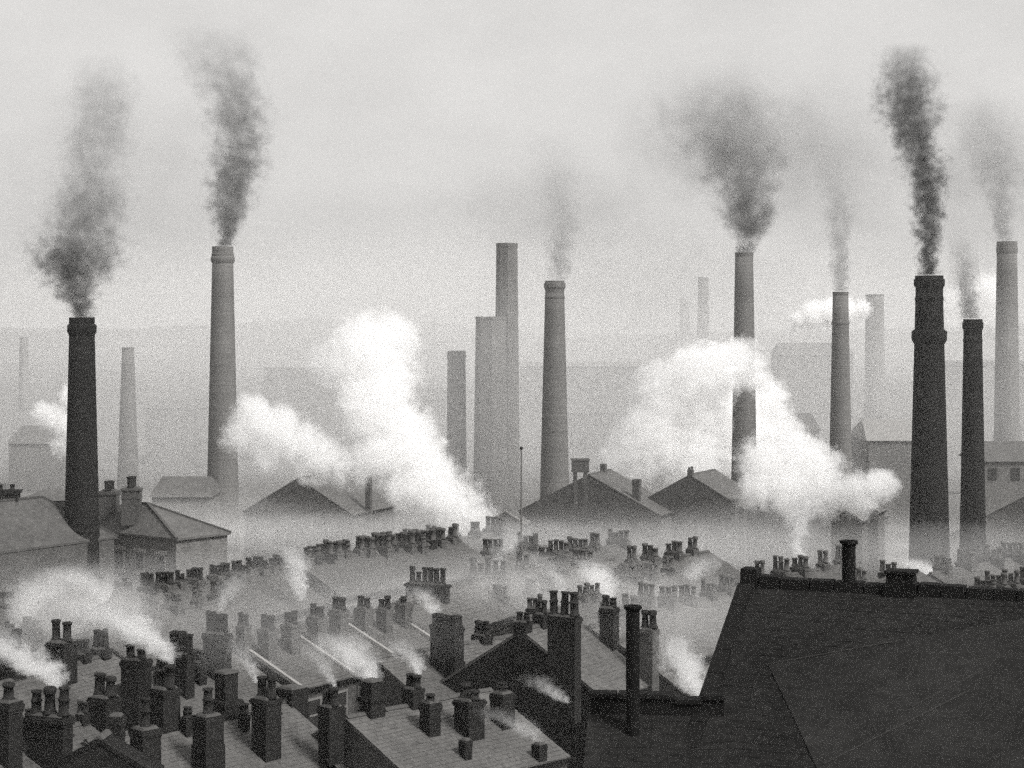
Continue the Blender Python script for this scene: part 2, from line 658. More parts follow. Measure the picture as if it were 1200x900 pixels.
def fz(lst, nmin=2, nmax=4):
    out = []
    for x, t in lst:
        n = FZ.randint(nmin, nmax)
        out.append(dict(px=x + FZ.uniform(-3, 3), top=t + FZ.uniform(-2, 2.5), w=n * 7.2 + 3, n=n, ph=FZ.uniform(10, 15), brick=FZ.choice(('grimy_brick', 'grimy_brick', 'soot_brick'))))
    return out


# --- near rows, lower left
terrace((100, 869), (335, 822), 9.5, 2, 3.7, 25, None, near=True, roof='slate', group='houses of the near terraces',
        labels=['slate-roofed house at lower left with two broad black chimney stacks on its slope',
                'slate-roofed house whose stepped black stack and slanted dark stack top the ridge'],
        stacks=[D(px=171, top=853, w=41, n=1, ph=35, base=922, kind=2), D(px=245, top=838, w=41, n=1, ph=31, base=905),
                D(px=311, top=818, w=39, n=2, ph=24, base=884), D(px=343, top=806, w=42, n=0, square=True),
                D(px=265, top=820, w=42, n=0, step=32, square=True), D(px=218, top=842, w=18, n=1, ph=14, base=860), D(px=286, top=838, w=16, n=1, ph=12, base=856), D(px=193, top=806, w=40, n=2, ph=26)])
terrace((405, 841), (575, 808), 9.5, 2, 3.7, 25, None, near=True, group='houses of the near terraces',
        labels=['house with sunlit slate slope and dark gable end below the twin-pot corner stack',
                'slate-roofed house carrying smoky stacks on its slope before the dark gabled house'],
        stacks=[D(px=389, top=827, w=34, n=2, ph=22), D(px=436, top=816, w=35, n=0, step=18, square=True), D(px=484, top=806, w=30, n=2, ph=16, kind=0),
                D(px=551, top=820, w=40, n=2, ph=16, base=861), D(px=589, top=812, w=33, n=1, ph=10, base=848),
                D(px=503, top=823, w=28, n=1, ph=12, base=858), D(px=544, top=867, w=18, n=0, base=887), D(px=633, top=872, w=20, n=0, base=890)])
terrace((-30, 884), (100, 846), 9.8, 2, 3.4, 28, None, near=True, roof='slate_dark', group='houses of the near terraces',
        labels=['dark-roofed house at the lower left corner with a single tall-pot stack', 'dark-roofed house with the broad smoking stack at lower left'],
        stacks=[D(px=58, top=838, w=61, n=3, ph=30, base=900), D(px=9, top=822, w=34, n=1, ph=30, base=895, kind=1), D(px=123, top=816, w=40, n=2, ph=25), D(px=36, top=845, w=22, n=1, ph=18, base=868), D(px=96, top=842, w=18, n=2, ph=12)])
terrace((115, 866), (126, 858), 11.0, 1, 1.5, 30, 'small dark gabled outhouse between the broad stacks at lower left', name='outhouse', near=True, roof='tarred_slate',
        wall='soot_brick', front=False, stacks=[D(px=136, top=868, w=20, n=0, square=True)])
terrace((150, 797), (272, 765), 9.5, 2, 3.0, 25, 'in the short terrace behind the stepped black stack', group='houses of the second terrace', potmat='pot_clay',
        stacks=[D(px=255, top=742, w=38, n=5, ph=23, base=796, kind=3), D(px=212, top=792 - 22, w=36, n=2, ph=20, base=815, brick='grimy_brick') if False else D(px=212, top=765, w=34, n=3, ph=22, base=812, kind=3),
                D(px=160, top=773, w=38, n=2, ph=16, base=815), D(px=232, top=776, w=20, n=2, ph=14, base=800), D(px=190, top=786, w=20, n=2, ph=13, base=806)], brick='soot_brick')
terrace((-20, 806), (130, 766), 9.5, 2, 3.0, 25, 'in the hazy terrace at the left edge', group='houses of the left edge terrace',
        stacks=[D(px=72, top=752, w=38, n=2, ph=24, base=796, kind=0), D(px=15, top=761, w=32, n=2, ph=22, base=792, kind=1), D(px=119, top=760, w=25, n=3, ph=22, kind=3), D(px=97, top=766, w=22, n=2, ph=16), D(px=43, top=778, w=20, n=2, ph=15)])
# --- middle
terrace((611, 738), (672, 722), 10.5, 1, 3.7, 32, 'dark gabled house with a big three-pot stack on its right slope', name='gabled_house', near=True, roof='slate', wall='soot_brick', front=False,
        stacks=[D(px=661, top=722, w=44, n=3, ph=27, base=802, kind=2), D(px=634, top=719, w=21, n=2, ph=16, base=None), D(px=614, top=735, w=24, n=2, ph=9)], coping=False)
terrace((722, 752), (766, 737), 9.5, 1, 3.3, 30, 'slate-roofed house with a pale stack behind the black stove pipe', name='gabled_house', wall='grimy_brick', front=False,
        stacks=[D(px=761, top=737, w=26, n=2, ph=24, base=795, brick='grimy_brick'), D(px=714, top=712, w=26, n=2, ph=14)])
terrace((440, 771), (600, 745), 9.0, 2, 3.2, 25, 'in the terrace just behind the dark gable', group='houses of the middle terrace',
        stacks=[D(px=524, top=733, w=46, n=4, ph=12, base=790, kind=3), D(px=566, top=744, w=28, n=3, ph=14)])
terrace((272, 752), (500, 703), 9.8, 4, 3.4, 24, 'in the stepped terrace with white verge copings', group='houses of the stepped terrace', coping=True, wall='grimy_brick', brick='grimy_brick',
        stacks=[D(px=287, top=733, w=20, n=2, ph=14, base=764), D(px=314, top=737, w=25, n=2, ph=15, base=770), D(px=341, top=731, w=25, n=2, ph=14, base=763),
                D(px=372, top=722, w=26, n=2, ph=14, base=757), D(px=397, top=715, w=25, n=2, ph=14, base=748), D(px=425, top=712, w=24, n=2, ph=14, base=741),
                D(px=451, top=713, w=21, n=2, ph=13, base=739), D(px=474, top=708, w=22, n=1, ph=12, base=733)])
terrace((470, 702), (570, 676), 9.0, 2, 3.0, 25, 'in the terrace carrying the six-pot stack', group='houses of the six-pot terrace', brick='soot_brick', detail=False,
        stacks=[D(px=501, top=684, w=58, n=6, ph=18)])
terrace((548, 690), (655, 655), 8.5, 3, 3.0, 25, 'in the terrace right of the six-pot stack', group='houses of the middle far terrace', brick='grimy_brick', detail=False, roof='slate_dark',
        stacks=[D(px=572, top=674, w=56, n=5, ph=17), D(px=612, top=661, w=20, n=2, ph=14), D(px=640, top=660, w=22, n=2, ph=12)])
terrace((130, 702), (330, 668), 9.5, 4, 3.2, 25, 'in the left middle terrace below the hipped house', group='houses of the left middle terrace', brick='grimy_brick', detail=False, roof='slate_dark',
        stacks=[D(px=150, top=694, w=20, n=2, ph=12), D(px=192, top=690, w=30, n=3, ph=13), D(px=228, top=683, w=28, n=3, ph=13), D(px=253, top=674, w=24, n=3, ph=12),
                D(px=281, top=671, w=28, n=3, ph=12), D(px=306, top=666, w=26, n=3, ph=13), D(px=328, top=663, w=18, n=2, ph=11)] + fz(((170, 692), (210, 686), (267, 672), (294, 668), (318, 664), (140, 698)), 2, 3))
terrace((350, 660), (540, 634), 9.5, 5, 3.2, 25, 'in the misty terrace left of the flagpole', group='houses of the misty terrace', brick='grimy_brick', detail=False, roof='slate_dark', potmat='pot_grey',
        stacks=fz(((358, 656), (383, 653), (408, 651), (433, 648), (460, 647), (487, 645), (512, 643), (532, 640), (371, 655), (396, 652), (421, 649), (447, 646), (474, 646), (499, 644)), 2, 4))
terrace((640, 672), (720, 655), 8.5, 2, 3.0, 25, 'in the short terrace behind the three-pot stack', group='houses of the short far terrace', brick='grimy_brick', detail=False, potmat='pot_grey',
        stacks=[D(px=652, top=668, w=34, n=4, ph=13), D(px=683, top=661, w=30, n=3, ph=12)])
terrace((690, 735), (870, 690), 9.5, 4, 3.2, 25, 'in the pale terrace beside the big black roof', group='houses of the right middle terrace', brick='grimy_brick', detail=False, potmat='pot_grey',
        stacks=[D(px=712, top=716, w=24, n=3, ph=15), D(px=737, top=713, w=26, n=2, ph=14), D(px=757, top=699, w=26, n=3, ph=14), D(px=782, top=699, w=28, n=3, ph=14),
                D(px=806, top=700, w=26, n=3, ph=14), D(px=830, top=694, w=24, n=3, ph=13), D(px=852, top=690, w=24, n=3, ph=12)])
for (a, b, zr, n, desc, grp, sts) in (
        ((100, 738), (275, 700), 9.0, 4, 'in the smoky terrace before the left middle terrace', 'houses of the smoky middle terrace', ((122, 731), (148, 725), (178, 717), (206, 711), (232, 706), (258, 702))),
        ((600, 728), (700, 700), 8.5, 3, 'in the terrace just behind the big three-pot stack', 'houses just behind the big stack', ((628, 714), (682, 704), (696, 700))),
        ((640, 655), (730, 637), 8.0, 2, 'in the faint pair below the water tank shed', 'houses of the faint tank pair', ((652, 650), (676, 646), (700, 642), (722, 638))),
        ((1090, 672), (1200, 652), 8.0, 2, 'in the faint pair left of the right edge terrace', 'houses of the faint right pair', ((1105, 668), (1130, 664), (1160, 660), (1188, 655))),
        ((390, 652), (600, 622), 8.0, 4, 'in the faint terrace behind the misty terrace', 'houses of the faint rear terrace', ((402, 648), (428, 645), (452, 642), (478, 640), (505, 637), (530, 634), (556, 631), (580, 628))),
        ((700, 690), (800, 668), 8.5, 3, 'in the terrace just above the pale right terrace', 'houses of the upper right terrace', ((715, 684), (738, 680), (762, 676), (785, 672))),
        ((-20, 760), (150, 722), 8.5, 3, 'in the smoky terrace behind the left edge terrace', 'houses of the smoky left terrace', ((12, 742), (38, 735), (96, 728), (134, 722))),
        ((560, 712), (660, 690), 8.0, 2, 'in the pair behind the three-pot stack', 'houses behind the three-pot stack', ((585, 704), (622, 696), (645, 691))),
        ((725, 664), (830, 646), 8.5, 3, 'in the faint terrace below the vented gable', 'houses of the faint centre terrace', ((740, 662), (765, 657), (790, 654), (812, 650))),
        ((876, 682), (1000, 660), 8.5, 3, 'in the faint terrace behind the black coping', 'houses of the faint right terrace', ((890, 680), (915, 676), (940, 671), (965, 665), (988, 660))),
        ((1000, 688), (1075, 668), 8.5, 2, 'in the faint pair behind the iron flue', 'houses of the faint pair', ((1010, 680), (1040, 672))),
        ((1130, 700), (1260, 676), 8.5, 3, 'in the terrace at the right edge beyond the black roof', 'houses of the right edge terrace', ((1152, 690), (1166, 684), (1185, 682), (1205, 678))),
        ((560, 655), (640, 640), 8.0, 2, 'in the faint pair beneath the tiny white gable', 'houses of the faint flagpole pair', ((578, 655), (618, 649))),
        ((-30, 722), (125, 692), 8.5, 3, 'in the smoke-hidden terrace under the big left mill', 'houses of the smoke-hidden terrace', ((8, 705), (47, 716), (82, 706), (120, 697)))):
    terrace(a, b, zr, n, 3.0, 25, desc, group=grp, brick='grimy_brick', detail=False, potmat='pot_grey', roof='slate_dark',
            stacks=fz(sts, 2, 4))


# ------------------------------------------------------------------ big black building on the right
def black_building():
    A = P(873, 681, 33.7)
    ux = Vector((0.93, -0.36, 0)).normalized()
    yaw = math.atan2(ux.y, ux.x)
    zr = A.z
    pitch = R(31)
    L, s = 9.0, 6.2
    h = thing('black_warehouse', 'big black slate-roofed building filling the lower right corner', 'building', (A.x, A.y, 0), yaw)
    link('wall', wall_mesh(L, s, pitch, zr, 'tarred_stone'), h)
    r = link('roof', roof_mesh(L, s, pitch, 'tarred_slate', 0.15, 0.15), h, (0, 0, zr))
    sl = link('slates', slates_mesh(L, s, pitch, 'tarred_slate', 0.26, 0.16, 0.14, 11, lift0=0.007), r)
    sl['kind'] = 'stuff'
    # ridge coping stones
    x = 0.28
    k = 0
    while x < L - .1:
        w = random.choice((.38, .42, .46, .52))
        q = MB()
        z1 = random.uniform(.07, .125)
        q.box(0.008, w - .008, -.17, .17, -.12, z1, 0.012)
        q.build('coping_stone', 'tarred_stone', r, (x, 0, 0))
        x += w
    q = MB()
    q.box(-.05, .26, -.2, .2, -.2, .24, 0.015)
    q.build('kneeler_stone', 'tarred_stone', r)
    # raking gable coping on the left verge
    tp = math.tan(pitch)
    for side in (-1, 1):
        n = 12
        for k in range(n):
            y0, y1 = side * (.2 + (s - .1) * k / n), side * (.2 + (s - .1) * (k + 1) / n - .012)
            q = MB()
            q.bar((0.06, y0, -abs(y0) * tp + .06), (0.06, y1, -abs(y1) * tp + .06), .26, .12)
            q.build('verge_stone', 'tarred_stone', r)

    def on_slope(px, py, off):
        kx, m = (px - 600) / FPX, (py - HOR) / FPX
        v = Vector((ux.y, -ux.x))
        kv, Av = v.x * kx + v.y, v.x * A.x + v.y * A.y
        d = (zr + off + tp * Av - CAM_Z) / (-m + tp * kv)
        p = Vector((kx * d, d))
        qv = kv * d - Av
        lx = (p.x - A.x) * ux.x + (p.y - A.y) * ux.y
        return Vector((lx, -qv, -tp * qv + off))
    # lower re-slated bay lying on the slope with a lead-dressed upper edge
    pts = [on_slope(*p, 0.03) for p in ((900, 779), (1042, 753), (1215, 722), (1230, 960), (985, 960), (926, 832))]
    q = MB()
    q.face(pts)
    nrm = Vector((0, -math.sin(pitch), math.cos(pitch)))
    for i in range(len(pts)):
        a, b = pts[i], pts[(i + 1) % len(pts)]
        q.face([a, a - nrm * .03, b - nrm * .03, b])
    q.build('roof_bay', 'worn_slate', r)
    for a, b, w in (((900, 778), (1045, 752), .035), ((1015, 870), (1132, 811), .03), ((1068, 828), (1150, 786), .02), ((965, 895), (1015, 870), .02)):
        q = MB()
        q.bar(on_slope(*a, .04), on_slope(*b, .04), w, .015)
        q.build('flashing', 'lead', r)

    def local(px, py, d):
        p = P(px, py, d)
        dx, dy = p.x - A.x, p.y - A.y
        return Vector((dx * ux.x + dy * ux.y, -dx * ux.y + dy * ux.x, p.z))
    # iron flue on the ridge
    c = local(997, 632, 33.2)
    rr = 8.0 * 33 / FPX
    q = MB()
    q.lathe([(rr, zr - .5), (rr, c.z - .07), (rr * 1.35, c.z - .05), (rr * 1.35, c.z), (rr * .8, c.z), (rr * .8, c.z - .2)], 20, c.x, 0.0, cap_top=False)
    q.build('iron_flue', 'iron', h, smooth=False)
    # squat stack on the ridge
    c = local(1055, 669, 32.6)
    q = MB()
    q.box(c.x - .27, c.x + .27, -.22, .22, zr - .4, zr + .08)
    q.box(c.x - .24, c.x + .24, -.2, .2, zr + .08, c.z - .05, 0.02)
    q.box(c.x - .26, c.x + .26, -.22, .22, c.z - .05, c.z)
    q.build('chimney_stack', 'tarred_stone', h)
    # lower wing with parapet, left
    w = thing('black_wing', 'low black wing with stepped parapet in front of the big black roof', 'building', P(692, 812, 31.0) * Vector((1, 1, 0)) if False else (P(692, 812, 31).x, P(692, 812, 31).y, 0), R(-6))
    zt = P(692, 812, 31).z
    Lw = 2.15
    q = MB()
    q.box(0, Lw, -3.6, .25, -.3, zt - 2.4)
    q.poly([(0, -3.6, zt - 2.4), (Lw, -3.6, zt - 2.4), (Lw, 0, zt - .42), (0, 0, zt - .42), (0, .25, zt - .42), (Lw, .25, zt - .42), (Lw, .25, zt - 2.4), (0, .25, zt - 2.4)],
           [(3, 0, 7, 4), (1, 2, 5, 6), (7, 6, 5, 4)])
    q.build('wall', 'tarred_stone', w)
    sm = slates_mesh(Lw, 3.6, math.atan2(1.98, 3.6), 'tarred_slate', .26, .16, .05, 5, both=False, lift0=0.007)
    ro = MB()
    ro.poly([(-.02, 0, 0), (Lw + .02, 0, 0), (Lw + .02, -3.65, -3.65 * .55), (-.02, -3.65, -3.65 * .55), (-.02, 0, -.1), (Lw + .02, 0, -.1), (Lw + .02, -3.65, -3.65 * .55 - .1), (-.02, -3.65, -3.65 * .55 - .1)],
            [(3, 2, 1, 0), (4, 5, 6, 7), (0, 4, 7, 3), (1, 2, 6, 5), (3, 7, 6, 2), (0, 1, 5, 4)])
    rr_ = ro.build('roof', 'tarred_slate', w, (0, 0, zt - .33))
    s2 = link('slates', sm, rr_)
    s2['kind'] = 'stuff'
    q = MB()
    q.box(0, Lw, -.02, .26, zt - .5, zt - .07)
    q.build('parapet', 'tarred_stone', w)
    x = -.03
    while x < Lw - .05:
        ww = min(random.choice((.34, .4, .46)), Lw + .03 - x)
        zz = zt - (0 if x < 1.35 or x > 1.8 else .07)
        q = MB()
        q.box(.006, ww - .006, -.06, .3, -.068, random.uniform(-.004, .006), .008)
        q.build('coping_stone', 'tarred_stone', w, (x, 0, zz))
        x += ww
    q = MB()
    q.box(0, Lw, -.05, -.024, zt - .40, zt - .35)
    q.build('flashing', 'lead', w)
    # stove pipe
    d = 30.7
    c = P(742, 708, d)
    base = Vector(w.location)
    ca, sa = math.cos(R(-6)), math.sin(R(-6))
    dx, dy = c.x - base.x, c.y - base.y
    lx, ly = ca * dx + sa * dy, -sa * dx + ca * dy
    r0 = 8 * d / FPX
    q = MB()
    q.lathe([(r0, zt - 2.3), (r0, c.z - .09), (r0 * 1.3, c.z - .04), (r0 * 1.3, c.z), (r0 * .75, c.z), (r0 * .75, c.z - .2)], 20, lx, ly - .15, cap_top=False)
    q.lathe([(r0 * 1.06, zt - .1), (r0 * 1.06, zt - .04)], 20, lx, ly - .15)
    q.lathe([(r0 * 1.06, zt + .68), (r0 * 1.06, zt + .74)], 20, lx, ly - .15)
    q.build('stove_pipe', 'iron', w)


black_building()


# ------------------------------------------------------------------ mill chimneys
def mill_chimney(px, top, base, wt, wb, d, label, mat, n=28, collar=1, extra=()):
    c = P(px, base, d)
    zt = P(px, top, d).z
    k = d / FPX
    r1, r0 = wt * k / 2, wb * k / 2
    zb = c.z
    # extend to the ground along the same batter
    gz = ground_z(d)
    rg = r0 + (r0 - r1) * (zb - gz) / max(1, zt - zb)
    t = thing('mill_chimney', label, 'chimney', (c.x, c.y, 0), 0, 'mill chimneys')
    hc = max(1.2, (zt - zb) * .05)
    q = MB()
    seg = 10
    prof = [(rg + (r1 - rg) * i / seg, gz - .3 + (zt - hc * .3 + .3 - gz) * i / seg) for i in range(seg + 1)]
    q.lathe(prof, n, rot=.1)
    for (z, dr, hh) in extra:
        zz = P(px, z, d).z
        rr = r1 + (r0 - r1) * (zt - zz) / (zt - zb)
        q.lathe([(rr, zz - hh), (rr + dr, zz - hh * .5), (rr + dr, zz + hh * .3), (rr, zz + hh * .5)], n, cap_bottom=False, cap_top=False, rot=.1)
    q.build('shaft', mat, t, smooth=n > 12)
    q = MB()
    rim = r1 * 1.03
    if collar == 0:
        pr = [(r1 * 1.01, zt - hc * .3), (rim, zt - hc * .25), (rim, zt), (r1 * .72, zt), (r1 * .7, zt - .8)]
    elif collar == 1:
        pr = [(r1 * 1.0, zt - hc * 1.05), (r1 * 1.06, zt - hc * .98), (r1 * 1.08, zt - hc * .8), (r1 * 1.08, zt - hc * .55), (r1 * 1.04, zt - hc * .5), (rim, zt), (r1 * .72, zt), (r1 * .7, zt - .8)]
    else:
        pr = [(r1 * 1.0, zt - hc * 1.7), (r1 * 1.08, zt - hc * 1.62), (r1 * 1.08, zt - hc * 1.45), (r1 * 1.02, zt - hc * 1.4), (r1 * 1.03, zt - hc * .8),
              (r1 * 1.16, zt - hc * .62), (r1 * 1.16, zt - hc * .25), (r1 * 1.06, zt - hc * .2), (r1 * 1.06, zt), (r1 * .74, zt), (r1 * .7, zt - .8)]
    q.lathe(pr, n, cap_bottom=False, cap_top=False, rot=.1)
    q.build('cap', mat, t)
    q = MB()
    q.lathe([(r1 * .74, zt - .7), (r1 * .74, zt - .69)], n)
    q.build('flue_mouth', 'soot_hole', t)
    return t


mill_chimney(96, 372, 622, 29, 41, 120.5, 'nearly black round chimney rising through the left mill roof', 'mill_brick_dark', collar=0, extra=((384, .12, .5),))
mill_chimney(150, 407, 560, 14, 25, 320, 'slim pale tapering chimney without smoke behind the hipped house', 'mill_brick', collar=0)
mill_chimney(261, 289, 603, 24, 38, 265, 'tall grey chimney with collared top left of the drifting steam', 'mill_brick_mid', collar=1, extra=((303, .2, .7),))
mill_chimney(535, 411, 560, 21, 24, 330, 'short grey chimney left of the paired stepped chimneys', 'mill_brick', collar=1)
mill_chimney(575, 371, 610, 35, 42, 325, 'thick flat-topped chimney standing against the tallest grey one', 'mill_brick', 8, collar=0)
mill_chimney(594, 285, 610, 25, 32, 332, 'tallest flat-topped chimney behind the thick one', 'mill_brick', 8, collar=0)
mill_chimney(650, 329, 585, 22, 35, 272, 'grey tapering chimney right of the flagpole with faint smoke', 'mill_brick_mid', collar=2)
mill_chimney(872, 296, 592, 21, 31, 262, 'grey chimney crossed by white steam halfway up', 'mill_brick_mid', collar=0)
mill_chimney(985, 342, 560, 18, 27, 255, 'slim grey chimney with a white steam streak behind its top', 'mill_brick_mid', collar=0, extra=((378, .1, .3),))
mill_chimney(1089, 323, 618, 31, 46, 150, 'thick dark chimney with bracketed crown pouring black smoke', 'mill_brick_dark', collar=2, extra=((392, .22, .8),))
mill_chimney(1140, 374, 592, 21, 29, 165, 'slender dark chimney with flared cap right of the thick dark one', 'mill_brick_dark', collar=2)
mill_chimney(1180, 283, 560, 23, 32, 350, 'pale hazy chimney at the far right edge', 'mill_brick', collar=1)
mill_chimney(1025, 345, 500, 21, 25, 640, 'ghostly far chimney between the slim grey and thick dark ones', 'mill_brick', collar=0)
mill_chimney(824, 325, 420, 12, 15, 800, 'very faint far chimney just right of another left of the steam-crossed one', 'mill_brick', collar=0)
mill_chimney(802, 350, 420, 11, 14, 850, 'very faint far chimney, leftmost of the two left of the steam-crossed one', 'mill_brick', collar=0)
mill_chimney(232, 474, 540, 8, 10, 420, 'tiny faint chimney just left of the tall collared one', 'mill_brick', collar=0)
mill_chimney(28, 395, 560, 10, 16, 700, 'very faint far chimney near the left edge', 'mill_brick', collar=0)


# ------------------------------------------------------------------ mills and sheds
def gable_block(a, b, zr, s, pitch, label, name='mill_shed', wall='grimy_brick', roof='slate', cat='mill', stacks=(), coping=False):
    return terrace(a, b, zr, 1, s, pitch, label, cat=cat, name=name, wall=wall, roof=roof, detail=False, front=False, stacks=stacks, brick='grimy_brick', potmat='pot_grey', coping=coping)


gable_block((349, 560), (401, 551), 5.6, 6.6, 30, 'gabled shed with sunlit right roof slope below the left steam', stacks=[D(px=432, top=553, w=9, n=0, square=True, base=600)], roof='slate')
gable_block((690, 556), (716, 550), 5.6, 8.4, 27, 'broad shed with water tank on its roof right of the flagpole', stacks=[D(px=707, top=544, w=9, n=0, square=True), D(px=746, top=562, w=12, n=0, square=True, base=585)])
gable_block((808, 556), (838, 550), 5.6, 6.4, 29, 'gabled shed with a twin vent on its peak before the right steam', stacks=[D(px=809, top=551, w=9, n=2, ph=4, square=True), D(px=858, top=585, w=18, n=0, base=605, square=True)])
gable_block((937, 569), (972, 563), 4.8, 7.0, 27, 'gabled shed half hidden by steam left of the thick dark chimney')
gable_block((1216, 574), (1262, 567), 5.6, 10.8, 28, 'large gabled shed cut off by the right edge', wall='mill_brick_mid')
gable_block((592, 600), (599, 597), 3.0, 2.1, 30, 'tiny gabled house with white bargeboards left of the flagpole', name='gabled_house', cat='house', coping=True)
gable_block((1008, 586), (1016, 583), 5.0, 1.8, 32, 'tiny gabled house with white bargeboards below the right steam', name='gabled_house', cat='house', coping=True)
gable_block((992, 598), (999, 595), 4.5, 1.5, 32, 'tiny gabled lean-to left of the white bargeboard house', name='gabled_house', cat='house', coping=True)


def hip_building(name, label, cat, corners, ridge, roofmat, wallmat, stacks=(), over=.25):
    """corners: four eave corners, anticlockwise seen from above; ridge: two points"""
    c0 = sum((Vector(c) for c in corners), Vector()) / 4
    t = thing(name, label, cat, (c0.x, c0.y, 0))
    o = Vector((c0.x, c0.y, 0))
    L = [Vector(c) - o for c in corners]
    r = [Vector(c) - o for c in ridge]
    cc = sum(L, Vector()) / 4
    q = MB()
    low = [Vector((p.x, p.y, -.3)) for p in L]
    for i in range(4):
        j = (i + 1) % 4
        q.face([low[i], low[j], L[j] - Vector((0, 0, .06)), L[i] - Vector((0, 0, .06))])
    q.build('wall', wallmat, t)
    E = [cc + (p - cc) * (1 + over / (p - cc).length) for p in L]
    q = MB()
    # front eave 0-1, right 1-2, back 2-3, left 3-0 ; ridge r0 (left) r1 (right)
    q.face([E[0], E[1], r[1], r[0]])
    q.face([E[1], E[2], r[1]])
    q.face([E[2], E[3], r[0], r[1]])
    q.face([E[3], E[0], r[0]])
    dn = Vector((0, 0, -.14))
    for i in range(4):
        j = (i + 1) % 4
        q.face([E[i] + dn, E[j] + dn, E[j], E[i]])
    q.face([e + dn for e in reversed(E)])
    ro = q.build('roof', roofmat, t)
    up = Vector((0, 0, .03))
    for a, b in ((E[0], r[0]), (E[1], r[1]), (E[2], r[1]), (E[3], r[0]), (r[0], r[1])):
        q = MB()
        q.bar(a + up, b + up, .2, .12)
        q.build('hip_tiles', 'ridge_clay', ro)
    return t, o


uH = Vector((.62, .78, 0))
vH = Vector((.78, -.62, 0))
C = Vector((-21.2, 120.5, 9.0))
corn = [C - vH * 8.0, C, C + uH * 4.4, C + uH * 4.4 - vH * 8]
hH, oH = hip_building('hipped_house', 'hipped-roof house with pale window sills right of the black chimney', 'house', corn, [P(146, 590, 126.5), P(173, 590, 124.5)], 'slate', 'mill_brick_mid')
st0 = P(154, 588, 124)
stack(hH, oH, 0.0, st0, 9.5, P(154, 572, 124).z, 23 * 124 / FPX, 2, 14 * 124 / FPX, 3, 'grimy_brick', 'pot_clay', turn=True)
st0 = P(128, 600, 126)
stack(hH, oH, 0.0, st0, 8.5, P(128, 575, 126).z, 22 * 126 / FPX, 2, 11 * 126 / FPX, 3, 'grimy_brick', 'pot_clay', turn=True)
# windows on its front wall (front wall runs from corner 0 to corner 1)
for lev in (0, 1):
    for t_ in (2.6, 4.6, 6.6):
        c = corn[0] + vH * t_ - oH + Vector((0, 0, -1.75 - 2.6 * lev)) - uH * .02
        q = MB()
        for dx, dz, hx, hz in ((-.42, 0, .04, .6), (.42, 0, .04, .6), (0, .56, .38, .04), (0, -.56, .38, .04), (0, 0, .38, .03)):
            q.obox(c + vH * dx + Vector((0, 0, dz)) - uH * .02, vH * hx, uH * .04, Vector((0, 0, hz)))
        w = q.build('window', 'painted_wood', hH)
        q = MB()
        q.obox(c, vH * .38, uH * .02, Vector((0, 0, .52)))
        q.build('pane', 'glass_dark', w)
        q = MB()
        q.obox(c - uH * .05 + Vector((0, 0, -.72)), vH * .58, uH * .09, Vector((0, 0, .09)))
        q.build('sill', 'pale_stone', w)
        q = MB()
        q.obox(c - uH * .02 + Vector((0, 0, .76)), vH * .56, uH * .05, Vector((0, 0, .12)))
        q.build('lintel', 'pale_stone', w)

uM = Vector((.54, .84, 0)).normalized()
vM = Vector((uM.y, -uM.x, 0))
C = Vector((-25.3, 121.5, 9.0))
corn = [C - uM * 30, C, C - vM * 6.6, C - vM * 6.6 - uM * 30]
hip_building('mill_building', 'long slate-roofed mill at the left edge around the black chimney', 'mill', corn,
             [C - uM * 27 - vM * 3.3 + Vector((0, 0, 2.6)), C - uM * 3.1 - vM * 3.2 + Vector((0, 0, 2.6))], 'slate_dark', 'grimy_brick')
q = None
mb2 = thing('mill_building', 'pale roof peak just behind the left mill ridge', 'mill', (P(52, 578, 140).x, 140, 0))
q = MB()
zt = P(52, 578, 140).z
q.poly([(-2.2, 0, -.2), (2.9, 0, -.2), (2.9, 6, -.2), (-2.2, 6, -.2), (-2.2, 0, zt - .7), (2.9, 0, zt - .5), (2.9, 6, zt - .5), (-2.2, 6, zt - .7)],
       [(0, 1, 5, 4), (1, 2, 6, 5), (2, 3, 7, 6), (3, 0, 4, 7)])
q.build('wall', 'grimy_brick', mb2)
q = MB()
q.poly([(-2.4, -.2, zt - .7), (3.1, -.2, zt - .45), (3.1, 6, zt - .45), (-2.4, 6, zt - .7), (-.9, 3, zt), (2.4, 3, zt)], [(0, 1, 5, 4), (1, 2, 5), (2, 3, 4, 5), (3, 0, 4)])
q.build('roof', 'slate', mb2)
t7 = thing('chimney_stack', 'squat dark chimney stack at the left end of the mill ridge', 'chimney', (P(8, 590, 119).x, 119, 0))
q = MB()
z0, z1 = P(8, 592, 119).z, P(8, 574, 119).z
q.box(-.75, .75, -.4, .4, 0, z1 - .2)
q.box(-.85, .85, -.5, .5, z1 - .2, z1)
q.build('shaft', 'soot_brick', t7)
for xx in (-.4, .35):
    p = link('chimney_pot', POTS[(0, 'pot_clay')], t7, (xx, 0, z1))
    p.scale = (1, 1, .35)

# water tank on the shed by the flagpole
d = 208
tk = thing('water_tank', 'boxy water tank on legs on the shed roof right of the grey chimney', 'water tank', (P(680, 570, d).x, d, 0))
k = d / FPX
z1, z2, z0 = P(0, 538, d).z, P(0, 553, d).z, P(0, 585, d).z
q = MB()
q.box(-10 * k, 10 * k, -.9, .9, z2, z1)
q.box(-11 * k, 11 * k, -.96, .96, z1 - .12, z1 + .04)
q.build('tank', 'grimy_brick', tk)
for sx in (-1, 1):
    for sy in (-1, 1):
        q = MB()
        q.box(sx * 6 * k - .2, sx * 6 * k + .2, sy * .6 - .2, sy * .6 + .2, z0 - 1, z2)
        q.build('leg', 'grimy_brick', tk)

